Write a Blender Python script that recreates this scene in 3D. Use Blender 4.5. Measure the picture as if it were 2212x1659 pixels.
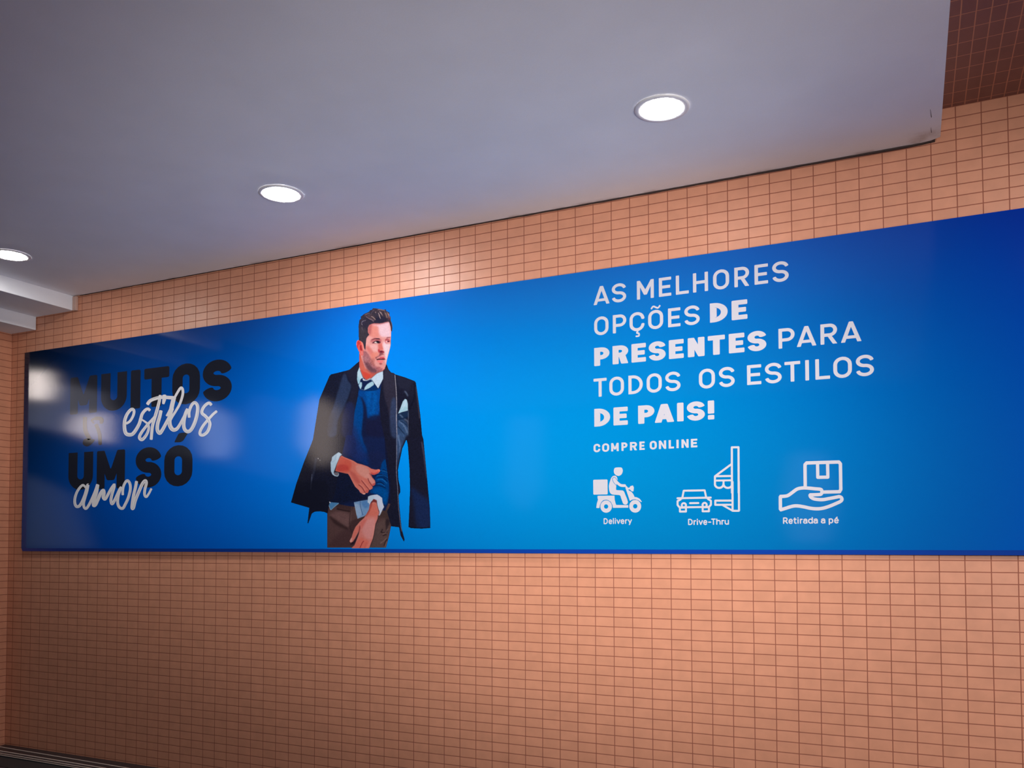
import bpy, math
import numpy as np
from mathutils import Vector, Matrix
from mathutils.geometry import delaunay_2d_cdt

# ============================================================ camera, world, exposure
SC = bpy.context.scene
for o in list(bpy.data.objects):
    bpy.data.objects.remove(o, do_unlink=True)
ZO = 1.46                      # height above the floor of the first tile joint below the banner
# camera solved from the tile grid: focal length (px of a 2212 px wide frame), principal point, rotation
FPX, CPX, CPY = 1835.94, 1105.93, 1104.02
RV = (1.50951718, 0.33413650, -0.35003225)
CAM = np.array([0.086152, -4.164612, 0.089320 + ZO])
def rodrigues(w):
    w = np.array(w, float)
    t = np.linalg.norm(w)
    k = w / t
    K = np.array([[0, -k[2], k[1]], [k[2], 0, -k[0]], [-k[1], k[0], 0]])
    return np.eye(3) + math.sin(t) * K + (1 - math.cos(t)) * K @ K
RWC = rodrigues(RV)            # world -> view (x right, y down, z forward)
cd = bpy.data.cameras.new('camera')
cam = bpy.data.objects.new('camera', cd)
SC.collection.objects.link(cam)
cd.sensor_fit = 'HORIZONTAL'
cd.sensor_width = 36
cd.lens = 36 * FPX / 2212
cd.shift_x = (1106 - CPX) / 2212
cd.shift_y = (CPY - 829.5) / 2212
cd.clip_start = 0.05
Rb = (np.diag([1, -1, -1]) @ RWC).T
M4 = Matrix.Identity(4)
for i in range(3):
    for j in range(3):
        M4[i][j] = Rb[i, j]
    M4[i][3] = CAM[i]
cam.matrix_world = M4
SC.camera = cam

SC.view_settings.view_transform = 'Standard'
SC.view_settings.look = 'None'
SC.view_settings.gamma = 1
SC.view_settings.exposure = 0.0
SC.view_settings.use_curve_mapping = False

W = bpy.data.worlds.new('hall_daylight')
SC.world = W
W.use_nodes = True
W.node_tree.nodes['Background'].inputs[0].default_value = (0.62, 0.72, 1.0, 1)
W.node_tree.nodes['Background'].inputs[1].default_value = 0.05
LAMPS = (38, 300, 125)     # radiance of the three ceiling downlight discs, right to left

# added fill spots without known fixtures, unseen on the right, turned to the wall
def fill_spot(name, loc_, aim, power, cone, col, radius=.30, blend=1.0):
    ld = bpy.data.lights.new(name, 'SPOT')
    ld.energy = power
    ld.spot_size = math.radians(cone)
    ld.spot_blend = blend
    ld.shadow_soft_size = radius
    ld.color = col
    o = bpy.data.objects.new(name, ld)
    bpy.context.scene.collection.objects.link(o)
    o.location = (loc_[0], loc_[1], loc_[2] + ZO)
    o.rotation_euler = (Vector((aim[0], aim[1], aim[2] + ZO)) - o.location).to_track_quat('-Z', 'Y').to_euler()
    return o
fill_spot('added_fill_spot', (3.4, -5.4, -0.95), (-2.7, 0, 1.20), 1250, 35, (1.0,0.98,0.96))
fill_spot('added_fill_spot', (2.7, -6.2, 1.30), (-.40, 0, .15), 840, 40, (1.0,0.98,0.96))
fill_spot('added_fill_spot', (3.5, -5.2, -0.95), (-.35, 0, 1.82), 270, 26, (1.0,0.98,0.96))
fill_spot('added_fill_spot', (2.5, -5.6, 0.75), (-1.15, 0, .30), 900, 26, (1.0,0.98,0.96))

# ============================================================ helpers
COL = SC.collection
def lin(c):
    c = np.asarray(c, float) / 255.0
    return tuple(np.where(c <= 0.04045, c / 12.92, ((c + 0.055) / 1.055) ** 2.4))

class Nodes:
    def __init__(self, name):
        self.m = bpy.data.materials.new(name)
        self.m.use_nodes = True
        self.t = self.m.node_tree
        self.b = self.t.nodes['Principled BSDF']
    def n(self, kind, **kw):
        x = self.t.nodes.new(kind)
        for k, v in kw.items():
            setattr(x, k, v)
        return x
    def l(self, a, b):
        self.t.links.new(a, b)
    def set(self, **kw):
        for k, v in kw.items():
            self.b.inputs[k.replace('_', ' ')].default_value = v if not (isinstance(v, tuple) and len(v) == 3) else (*v, 1)
        return self
    def math(self, op, a, b=None, c=None):
        x = self.n('ShaderNodeMath', operation=op)
        for i, v in enumerate((a, b, c)):
            if v is None:
                continue
            if isinstance(v, (int, float)):
                x.inputs[i].default_value = v
            else:
                self.l(v, x.inputs[i])
        return x.outputs[0]

def mesh_obj(name, verts, faces, mat=None, parent=None, kind=None, label=None, cat=None, group=None, smooth=False):
    me = bpy.data.meshes.new(name)
    me.from_pydata([tuple(map(float, v)) for v in verts], [], [tuple(int(i) for i in f) for f in faces])
    me.update()
    if mat is not None:
        me.materials.append(mat.m if isinstance(mat, Nodes) else mat)
    if smooth:
        for p in me.polygons:
            p.use_smooth = True
    o = bpy.data.objects.new(name, me)
    COL.objects.link(o)
    if parent is not None:
        o.parent = parent
    for k, v in (('kind', kind), ('label', label), ('category', cat), ('group', group)):
        if v:
            o[k] = v
    return o

def empty(name, loc, label, cat, group=None):
    o = bpy.data.objects.new(name, None)
    COL.objects.link(o)
    o.location = loc
    o.empty_display_size = 0.1
    o['label'] = label
    o['category'] = cat
    if group:
        o['group'] = group
    return o

def box(x0, x1, y0, y1, z0, z1):
    v = [(x, y, z) for z in (z0, z1) for y in (y0, y1) for x in (x0, x1)]
    f = [(0, 2, 3, 1), (4, 5, 7, 6), (0, 1, 5, 4), (2, 6, 7, 3), (0, 4, 6, 2), (1, 3, 7, 5)]
    return v, f

def bevel(o, w, seg=2):
    m = o.modifiers.new('edge', 'BEVEL')
    m.width = w
    m.segments = seg
    m.limit_method = 'ANGLE'
    return o

# ============================================================ materials of the room
TW, TH = 0.0993625, 0.05       # tile module, seen on the grid
def tile_material(name, ax, colour, grout, rough=0.42, size=(TW, TH), off=(0, 0), msize=0.0025):
    """stack-bonded small tiles; ax picks which object axes run along and up the tiles"""
    N = Nodes(name)
    tc = N.n('ShaderNodeTexCoord')
    sp = N.n('ShaderNodeSeparateXYZ')
    N.l(tc.outputs['Object'], sp.inputs[0])
    cb = N.n('ShaderNodeCombineXYZ')
    N.l(N.math('ADD', sp.outputs[ax[0]], off[0] + 100 * size[0]), cb.inputs[0])
    N.l(N.math('ADD', sp.outputs[ax[1]], off[1] + 100 * size[1]), cb.inputs[1])
    # slightly wavering joints, as laid by hand
    nz = N.n('ShaderNodeTexNoise')
    nz.inputs['Scale'].default_value = 9
    nz.inputs['Detail'].default_value = 2
    N.l(tc.outputs['Object'], nz.inputs['Vector'])
    vs = N.n('ShaderNodeVectorMath', operation='MULTIPLY_ADD')
    N.l(nz.outputs['Color'], vs.inputs[0])
    vs.inputs[1].default_value = (0.0016, 0.0016, 0)
    N.l(cb.outputs[0], vs.inputs[2])
    br = N.n('ShaderNodeTexBrick', offset=0.0, squash=1.0)
    br.inputs['Scale'].default_value = 1
    br.inputs['Mortar Size'].default_value = msize
    br.inputs['Mortar Smooth'].default_value = 0.35
    br.inputs['Brick Width'].default_value = size[0]
    br.inputs['Row Height'].default_value = size[1]
    br.inputs['Bias'].default_value = 0
    c = np.array(colour)
    br.inputs['Color1'].default_value = (*(c * np.array([0.97, 0.965, 0.96])), 1)
    br.inputs['Color2'].default_value = (*(c * np.array([1.03, 1.03, 1.035])), 1)
    br.inputs['Mortar'].default_value = (*grout, 1)
    N.l(vs.outputs[0], br.inputs['Vector'])
    # mottling of the glaze
    n2 = N.n('ShaderNodeTexNoise')
    n2.inputs['Scale'].default_value = 14
    n2.inputs['Detail'].default_value = 4
    N.l(tc.outputs['Object'], n2.inputs['Vector'])
    mr = N.n('ShaderNodeMapRange')
    mr.inputs[1].default_value = 0.3
    mr.inputs[2].default_value = 0.7
    mr.inputs[3].default_value = 0.94
    mr.inputs[4].default_value = 1.06
    N.l(n2.outputs[0], mr.inputs[0])
    mx = N.n('ShaderNodeMix', data_type='RGBA', blend_type='MULTIPLY')
    mx.inputs[0].default_value = 1
    N.l(br.outputs['Color'], mx.inputs[6])
    N.l(mr.outputs[0], mx.inputs[7])
    N.l(mx.outputs[2], N.b.inputs['Base Color'])
    rr = N.math('MULTIPLY_ADD', br.outputs['Fac'], 0.4, rough)
    N.l(rr, N.b.inputs['Roughness'])
    h = N.math('SUBTRACT', 1.0, br.outputs['Fac'])
    bp = N.n('ShaderNodeBump')
    bp.inputs['Strength'].default_value = 0.5
    bp.inputs['Distance'].default_value = 0.0015
    N.l(h, bp.inputs['Height'])
    # every tile leans a little differently
    wn = N.n('ShaderNodeTexNoise')
    wn.inputs['Scale'].default_value = 5
    N.l(tc.outputs['Object'], wn.inputs['Vector'])
    b2 = N.n('ShaderNodeBump')
    b2.inputs['Strength'].default_value = 0.15
    b2.inputs['Distance'].default_value = 0.01
    N.l(wn.outputs[0], b2.inputs['Height'])
    N.l(b2.outputs[0], bp.inputs['Normal'])
    N.l(bp.outputs[0], N.b.inputs['Normal'])
    return N

TILE = (0.63, 0.275, 0.165)
GROUT = (0.30, 0.09, 0.052)
m_wall = tile_material('salmon_wall_tile', (0, 2), TILE, GROUT)
m_side = tile_material('salmon_side_tile', (1, 2), TILE, GROUT)
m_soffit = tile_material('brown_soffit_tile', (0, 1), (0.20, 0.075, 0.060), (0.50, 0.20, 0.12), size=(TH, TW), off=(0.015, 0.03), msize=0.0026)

def plaster(name, colour, amt=0.06):
    N = Nodes(name)
    tc = N.n('ShaderNodeTexCoord')
    a = N.n('ShaderNodeTexNoise')
    a.inputs['Scale'].default_value = 3.2
    a.inputs['Detail'].default_value = 7
    N.l(tc.outputs['Object'], a.inputs['Vector'])
    b = N.n('ShaderNodeTexNoise')
    b.inputs['Scale'].default_value = 160
    b.inputs['Detail'].default_value = 3
    N.l(tc.outputs['Object'], b.inputs['Vector'])
    s = N.math('ADD', N.math('MULTIPLY', a.outputs[0], 0.7), N.math('MULTIPLY', b.outputs[0], 0.3))
    mr = N.n('ShaderNodeMapRange')
    mr.inputs[1].default_value = 0.3
    mr.inputs[2].default_value = 0.7
    mr.inputs[3].default_value = 1 - amt
    mr.inputs[4].default_value = 1 + amt * 0.3
    N.l(s, mr.inputs[0])
    mx = N.n('ShaderNodeMix', data_type='RGBA', blend_type='MULTIPLY')
    mx.inputs[0].default_value = 1
    mx.inputs[6].default_value = (*colour, 1)
    N.l(mr.outputs[0], mx.inputs[7])
    N.l(mx.outputs[2], N.b.inputs['Base Color'])
    N.b.inputs['Roughness'].default_value = 0.75
    bp = N.n('ShaderNodeBump')
    bp.inputs['Strength'].default_value = 0.12
    bp.inputs['Distance'].default_value = 0.002
    N.l(b.outputs[0], bp.inputs['Height'])
    N.l(bp.outputs[0], N.b.inputs['Normal'])
    return N
m_ceil = plaster('white_ceiling_paint', (0.84, 0.85, 0.92))
m_slab = plaster('white_ceiling_slab_paint', (0.84, 0.85, 0.92))
def grime(N):
    # brownish grime: patchy along the wall joint and heavier at the chipped right-hand corner
    old = N.b.inputs['Base Color'].links[0].from_socket
    tc = N.n('ShaderNodeTexCoord')
    sp = N.n('ShaderNodeSeparateXYZ')
    N.l(tc.outputs['Object'], sp.inputs[0])
    nz = N.n('ShaderNodeTexNoise')
    nz.inputs['Scale'].default_value = 7
    nz.inputs['Detail'].default_value = 6
    N.l(tc.outputs['Object'], nz.inputs['Vector'])
    def rng_(v, a, b, c, d):
        m = N.n('ShaderNodeMapRange')
        m.interpolation_type = 'SMOOTHSTEP'
        for i, q in enumerate((a, b, c, d)):
            m.inputs[1 + i].default_value = q
        N.l(v, m.inputs[0])
        return m.outputs[0]
    edge = rng_(sp.outputs[1], -.045, -.008, 0, 1)
    patch = rng_(nz.outputs[0], .46, .66, 0, 1)
    dx = N.math('SUBTRACT', sp.outputs[0], 0.19)
    dy = N.math('ADD', sp.outputs[1], 0.03)
    d = N.math('SQRT', N.math('ADD', N.math('MULTIPLY', dx, dx), N.math('MULTIPLY', dy, dy)))
    corner = N.math('MULTIPLY', rng_(d, .02, .17, 1, 0), rng_(nz.outputs[0], .38, .62, .15, 1))
    f = N.math('MINIMUM', N.math('ADD', N.math('MULTIPLY', N.math('MULTIPLY', edge, patch), .55), N.math('MULTIPLY', corner, .6)), 1.0)
    mx = N.n('ShaderNodeMix', data_type='RGBA')
    N.l(f, mx.inputs[0])
    N.l(old, mx.inputs[6])
    mx.inputs[7].default_value = (.34, .23, .19, 1)
    N.l(mx.outputs[2], N.b.inputs['Base Color'])
grime(m_slab)
m_joint = plaster('gap_shade_and_crack', (0.05, 0.03, 0.028), 0.3)  # darkness stands for shade and dirt in the slab gap; cracks share it
m_stub = plaster('stained_plaster', (0.62, 0.40, 0.33), 0.3)
m_floor = plaster('pale_stone_floor', (0.14, 0.13, 0.14), 0.1)
m_floor.b.inputs['Roughness'].default_value = 0.3
m_far = plaster('far_wall_paint', (0.20, 0.17, 0.16), 0.1)

# ============================================================ room shell
ZC = ZO + 1.859                # underside of the white ceiling
ZS = ZO + 2.000                # underside of the tiled soffit
XR = 0.235                     # right end of the white ceiling
XB1, XB2, XC = -5.345, -5.751, -6.025
ZB1, ZB2 = ZO + 1.755, ZO + 1.658
def wallmesh(x0, x1, z0, z1):
    # object origin sits on the tile joint so the tiling starts there
    return [(x0, 0, z0 - ZO), (x1, 0, z0 - ZO), (x1, 0, z1 - ZO), (x0, 0, z1 - ZO), (x0, .2, z0 - ZO), (x1, .2, z0 - ZO), (x1, .2, z1 - ZO), (x0, .2, z1 - ZO)], \
           [(0, 1, 2, 3), (5, 4, 7, 6), (4, 0, 3, 7), (1, 5, 6, 2), (3, 2, 6, 7), (4, 5, 1, 0)]
v, f = wallmesh(XC - .25, 6.0, 0, ZS + 1.2)
o = mesh_obj('wall_front', v, f, m_wall, kind='structure')
o.location = (0, 0, ZO)
# short tiled return at the far left end of the banner wall
v, f = box(XC - .25, XC, -.20, 0.0, -ZO, ZS - ZO)
o = mesh_obj('wall_left', v, f, m_side, kind='structure')
o.location = (0, 0, ZO)
v, f = box(-19, 6.2, -7.2, .2, -.1, 0)
mesh_obj('floor', v, f, m_floor, kind='structure')

# white ceiling: a slab whose wall edge is a little ragged and stands 8 mm off the tiles
rng = np.random.default_rng(7)
n = 150
xs = np.linspace(XB1, XR, n)
ye = -0.0105 + rng.normal(0, 0.0009, n) - 0.004 * np.clip((xs - (XR - .05)) / .05, 0, 1) ** 2
ye[-1] -= .022
ye[-2] -= .006
YF = -6.3
V, F = [], []
for x, y in zip(xs, ye):
    V += [(x, y, ZC), (x, YF, ZC), (x, y, ZS - .002), (x, YF, ZS - .002)]
for i in range(n - 1):
    a = 4 * i
    b = a + 4
    F += [(a, b, b + 1, a + 1), (a + 2, a + 3, b + 3, b + 2), (a, a + 2, b + 2, b), (a + 1, b + 1, b + 3, a + 3)]
F += [(0, 1, 3, 2), (4 * n - 4, 4 * n - 2, 4 * n - 1, 4 * n - 3)]
slab = mesh_obj('ceiling', V, F, m_slab, kind='structure')
for a, b in (((.196, -.246), (.190, -.322)), ((.199, -.098), (.196, -.150))):
    w = .0012
    mesh_obj('hairline_crack', [(a[0] - w, a[1], ZC - .0006), (a[0] + w, a[1], ZC - .0006), (b[0] + w * .4, b[1], ZC - .0006), (b[0] - w * .4, b[1], ZC - .0006)], [(0, 3, 2, 1)], m_joint, slab)
# dark strip in the slab gap: the gap's shade and dirt given as colour
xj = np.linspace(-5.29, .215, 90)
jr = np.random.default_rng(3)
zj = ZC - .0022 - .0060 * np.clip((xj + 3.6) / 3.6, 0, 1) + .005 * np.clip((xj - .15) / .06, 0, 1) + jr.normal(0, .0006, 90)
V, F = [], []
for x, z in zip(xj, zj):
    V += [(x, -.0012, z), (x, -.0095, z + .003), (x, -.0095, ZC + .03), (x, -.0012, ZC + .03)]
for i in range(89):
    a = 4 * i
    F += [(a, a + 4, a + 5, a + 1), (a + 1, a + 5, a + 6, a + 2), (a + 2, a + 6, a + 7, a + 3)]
mesh_obj('gap_shade_strip', V, F, m_joint, kind='structure')
# two bulkheads that step the ceiling down towards the left
v, f = box(XB2, XB1, YF + 4.8, -.006, ZB1, ZC + .12)
bevel(mesh_obj('trim_1', v, f, m_ceil, kind='structure'), .003)
v, f = box(XC - .25, XB2, YF + 4.8, -.006, ZB2, ZB1 + .22)
bevel(mesh_obj('trim_2', v, f, m_ceil, kind='structure'), .003)
# stained plaster stub that closes the end of the first bulkhead
v, f = box(XB1 + .002, XB1 + .040, -.022, -.001, ZB1 - .004, ZC - .004)
bevel(mesh_obj('trim_3', v, f, m_stub, kind='structure'), .004)
# tiled soffit on the right
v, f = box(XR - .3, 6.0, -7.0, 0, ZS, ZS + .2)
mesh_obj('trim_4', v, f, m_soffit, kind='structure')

# ============================================================ far side of the hall (behind the camera)
def emit(name, col, s):
    N = Nodes(name)
    N.set(Base_Color=(0.0, 0.0, 0.0))
    N.b.inputs['Emission Color'].default_value = (*col, 1)
    N.b.inputs['Emission Strength'].default_value = s
    return N
YB = -7.0
v, f = box(-19, 6.2, YB - .2, YB, 0, ZO + 5.2)
mesh_obj('wall_back', v, f, m_far, kind='structure')
def unseen_glow(n, pts, col, s, d=.012):
    """unseen glowing panel placed on the far wall, given by its corner points (x, height above the joint)"""
    k = len(pts)
    V = [(x, YB + d, z + ZO) for x, z in pts] + [(x, YB + .001, z + ZO) for x, z in pts]
    F = [tuple(range(k)), tuple(range(2 * k - 1, k - 1, -1))] + [(i, i + k, (i + 1) % k + k, (i + 1) % k) for i in range(k)]
    return mesh_obj('unseen_glow_%d' % n, V, F, emit('added_glow_%d' % n, col, s), kind='structure')
# (x, z) outlines of unseen glows, shaped to give the banner its reflections
unseen_glow(1, [(-15.77, 3.45), (-15.75, 2.93), (-15.15, 2.88), (-15.0, 3.11), (-15.16, 3.45)], (1.0, 0.86, 0.80), 15.0)
unseen_glow(2, [(-14.29, 2.51), (-14.48, 2.23), (-13.83, 2.01), (-13.39, 1.94), (-13.4, 2.49)], (1.0, 0.86, 0.82), 8.0)
unseen_glow(3, [(-15.75, 2.87), (-15.88, 2.44), (-14.89, 2.24), (-14.5, 2.16), (-14.33, 2.53), (-13.4, 2.54), (-13.54, 2.87), (-14.5, 3.12), (-15.02, 3.05), (-15.15, 2.83)], (0.80, 0.80, 1.0), 1.1)
unseen_glow(4, [(-11.4, 2.46), (-11.04, 1.58), (-10.51, 1.52), (-10.33, 1.75), (-10.42, 2.23), (-11.06, 2.53)], (0.85, 0.92, 1.0), 2.6)
unseen_glow(5, [(-8.88, 2.28), (-8.93, 1.68), (-8.55, 1.28), (-8.18, 1.45), (-8.14, 2.16), (-8.56, 2.45)], (1.0, 0.82, 0.72), 3.2)
unseen_glow(6, [(-5.15, 1.89), (-5.23, 0.82), (-4.94, 0.48), (-4.65, 0.8), (-4.64, 1.86)], (0.8, 0.9, 1.0), 0.25)
unseen_glow(7, [(-1.24, 1.17), (-1.36, 0.59), (-1.26, 0.07), (-0.82, 0.07), (-0.71, 0.58), (-0.86, 1.15)], (0.8, 0.95, 1.0), 0.5)
unseen_glow(8, [(-15.82, 1.47), (-15.81, -0.04), (-13.79, -0.03), (-14.32, 0.98)], (0.8, 0.86, 1.0), 0.35)
unseen_glow(9, [(-13.34, 1.92), (-11.09, 1.53), (-9.02, 1.03), (-8.97, 1.34), (-8.98, 2.29), (-9.81, 2.58), (-10.3, 2.3), (-10.29, 1.71), (-10.49, 1.49), (-11.04, 1.55), (-11.47, 2.46), (-12.63, 2.54), (-13.32, 2.52)], (0.8, 0.88, 1.0), 0.2)
unseen_glow(10, [(-6.5, -1.3), (1.5, -1.3), (1.5, -0.45), (-6.5, -0.45)], (1.0, 0.93, 0.92), 0.6)  # low glow added to brighten the lower wall

v, f = box(6.0, 6.2, YB - .2, 0.0, 0, ZO + 5.2)
mesh_obj('wall_right', v, f, m_far, kind='structure')
V = [(5.985, y, z + ZO) for y, z in ((-1.2, -1.1), (-6.4, -1.1), (-6.4, 1.75), (-1.2, 1.75))] + [(5.999, y, z + ZO) for y, z in ((-1.2, -1.1), (-6.4, -1.1), (-6.4, 1.75), (-1.2, 1.75))]
mesh_obj('unseen_glow_11', V, [(3, 2, 1, 0), (4, 5, 6, 7), (0, 1, 5, 4), (1, 2, 6, 5), (2, 3, 7, 6), (3, 0, 4, 7)], emit('added_glow_right', (1.0, 0.94, 0.95), 0.3), kind='structure')  # unseen glow added on the right wall as side light

# unseen light panel added under the soffit to brighten the wall from the right
v, f = box(.95, 2.45, -2.7, -1.6, ZS - .02, ZS + .01)
mesh_obj('added_light_panel', v, f, emit('added_panel_glow', (1.0,0.95,0.93), 17.0), kind='structure')

# ============================================================ recessed downlights in the white ceiling
m_ring = Nodes('white_lamp_ring').set(Base_Color=(0.78, 0.76, 0.78), Roughness=0.35)
def ring_mesh(r0, r1, z0, z1, n=72):
    prof = [(r1, 0.0), (r1, z0), (r1 - .006, z1), (r0 + .004, z1), (r0, z0 + (z1 - z0) * .4), (r0 - .006, 0.0)]
    V, F = [], []
    for i in range(n):
        a = 2 * math.pi * i / n
        V += [(r * math.cos(a), r * math.sin(a), z) for r, z in prof]
    k = len(prof)
    for i in range(n):
        for j in range(k - 1):
            a, b = i * k + j, ((i + 1) % n) * k + j
            F.append((a, a + 1, b + 1, b))
    return V, F
def disc_mesh(r, z, n=72):
    """slightly domed opal diffuser that stands a few millimetres proud of its ring"""
    V = [(0, 0, z - .008)]
    rings = [(.35, .0074), (.7, .0056), (.92, .0038), (1.0, .0)]
    for q, d in rings:
        V += [(r * q * math.cos(2 * math.pi * i / n), r * q * math.sin(2 * math.pi * i / n), z - d) for i in range(n)]
    F = [(0, 1 + (i + 1) % n, 1 + i) for i in range(n)]
    for k in range(len(rings) - 1):
        a, b = 1 + k * n, 1 + (k + 1) * n
        F += [(a + i, a + (i + 1) % n, b + (i + 1) % n, b + i) for i in range(n)]
    return V, F
proto = None
for x, y, lab, glow, tint in ((-0.806, -0.806, 'round recessed ceiling downlight nearest the right end of the white ceiling', LAMPS[0], (1.0, 0.985, 0.97)),
                              (-2.783, -0.800, 'round recessed ceiling downlight, the middle one of the row above the banner', LAMPS[1], (0.97, 0.99, 1.0)),
                              (-4.905, -0.785, 'round recessed ceiling downlight nearest the stepped bulkheads on the left', LAMPS[2], (1.0, 0.97, 0.90))):
    t = empty('recessed_downlight', (x, y, ZC - .001), lab, 'ceiling light', 'recessed downlights along the white ceiling')
    if proto is None:
        proto = mesh_obj('trim_ring', *ring_mesh(.088, .112, -.003, -.006), m_ring, t, smooth=True)
    else:
        c = proto.copy()
        c.parent = t
        COL.objects.link(c)
    mesh_obj('diffuser', *disc_mesh(.0885, -.0035), emit('downlight_glow', tint, glow), t)

# ============================================================ ledge at the foot of the wall
m_ledge = Nodes('dark_anodised_metal').set(Base_Color=(0.055, 0.05, 0.058), Metallic=0.6, Roughness=0.42)
m_strip = Nodes('polished_steel_strip').set(Base_Color=(0.90, 0.76, 0.66), Metallic=0.2, Roughness=0.35)
m_rubber = Nodes('black_rubber').set(Base_Color=(0.022, 0.024, 0.026), Roughness=0.6)
m_red = Nodes('dull_red_edge').set(Base_Color=(0.10, 0.055, 0.06), Roughness=0.6)
ZL = ZO - 1.41
lt = empty('metal_ledge', (-5.0, -.2, 0), 'dark metal ledge with thin bright strips along the foot of the tiled wall', 'ledge')
def lpart(name, a0, a1, z0, z1, mat, x0=-7.6, x1=3.0, lab=None, skew=0.0):
    # a0 / a1: distance from the wall; skew: how much further out the strip runs per metre to the right
    V = []
    for z in (z0, z1):
        for x in (x0, x1):
            for a in (a0, a1):
                V.append((x + 5.0, -(a + skew * (x + 5.98)) + .2, z))
    F = [(0, 1, 3, 2), (4, 6, 7, 5), (0, 4, 5, 1), (2, 3, 7, 6), (0, 2, 6, 4), (1, 5, 7, 3)]
    return mesh_obj(name, V, F, mat, lt, label=lab)
lpart('body', .001, .232, .0, ZL, m_ledge)
lpart('front_rail', .233, .400, .0, ZL - .006, m_rubber, lab='black rubber rail along the front of the ledge')
lpart('edge_profile', .401, .440, .0, ZL - .010, m_red)
for a, w, sk in ((.066, .007, .020), (.142, .009, .012), (.186, .007, .010), (.218, .005, .012)):
    lpart('bright_strip', a, a + w, ZL + .0005, ZL + .003, m_strip, x1=-3.2, lab='bright polished strip', skew=sk)

# ---------------------------------------------------------------- printed man: a small numpy painter
# The man is part of the flat print.  His picture is painted here into an array (layer by layer, like
# artwork on a table) and the array becomes the vertex colours of flat print pieces on the board.
PX0, PY0, PW, PH, PS = 622, 658, 316, 532, 3          # artwork window and samples per unit
CRP = {'H': (760, 660, 20.74), 'F': (760, 720, 17.46), 'B': (690, 780, 10.055), 'C': (620, 880, 9.218),
       'D': (700, 960, 12.76), 'E': (620, 1040, 10.706), 'G': (740, 1040, 10.70), 'I': (830, 940, 6.91),
       'M': (600, 780, 3.858), 'P': (0, 0, 1.0)}

def srgb(c):
    c = np.asarray(c, float) / 255.0
    return np.where(c <= 0.04045, c / 12.92, ((c + 0.055) / 1.055) ** 2.4)

def loc(k, pts):
    a, b, s = CRP[k]
    p = np.asarray(pts, float).reshape(-1, 2)
    return np.c_[a + p[:, 0] / s, b + p[:, 1] / s]

def smooth_pts(p, closed=True, n=6):
    p = np.asarray(p, float)
    N = len(p)
    out = []
    for i in range(N if closed else N - 1):
        if closed:
            a, b, c, d = p[(i - 1) % N], p[i], p[(i + 1) % N], p[(i + 2) % N]
        else:
            a, b, c, d = p[max(i - 1, 0)], p[i], p[i + 1], p[min(i + 2, N - 1)]
        for k in range(n):
            t = k / n
            out.append(0.5 * (2 * b + (c - a) * t + (2 * a - 5 * b + 4 * c - d) * t * t + (3 * b - a - 3 * c + d) * t ** 3))
    if not closed:
        out.append(p[-1])
    return np.array(out)

def mask_poly(p):
    """even-odd coverage mask of a polygon given in artwork units"""
    q = (p - [PX0, PY0]) * PS
    x0, y0 = np.floor(q.min(0)).astype(int) - 1
    x1, y1 = np.ceil(q.max(0)).astype(int) + 2
    x0, y0 = max(x0, 0), max(y0, 0)
    x1, y1 = min(x1, PW * PS), min(y1, PH * PS)
    if x1 <= x0 or y1 <= y0:
        return None
    X = np.arange(x0, x1) + 0.5
    M = np.zeros((y1 - y0, x1 - x0), bool)
    r = np.roll(q, -1, 0)
    for j in range(y0, y1):
        y = j + 0.5
        s = (q[:, 1] <= y) != (r[:, 1] <= y)
        if not s.any():
            continue
        a, b = q[s], r[s]
        xs = np.sort(a[:, 0] + (y - a[:, 1]) / (b[:, 1] - a[:, 1]) * (b[:, 0] - a[:, 0]))
        M[j - y0] = (np.searchsorted(xs, X) % 2) == 1
    return x0, y0, M.astype(np.float32)

def gblur(A, s):
    r = int(math.ceil(2.6 * s))
    k = np.exp(-0.5 * (np.arange(-r, r + 1) / s) ** 2)
    k /= k.sum()
    A = np.apply_along_axis(lambda v: np.convolve(v, k, 'same'), 0, A)
    return np.apply_along_axis(lambda v: np.convolve(v, k, 'same'), 1, A)

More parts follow.
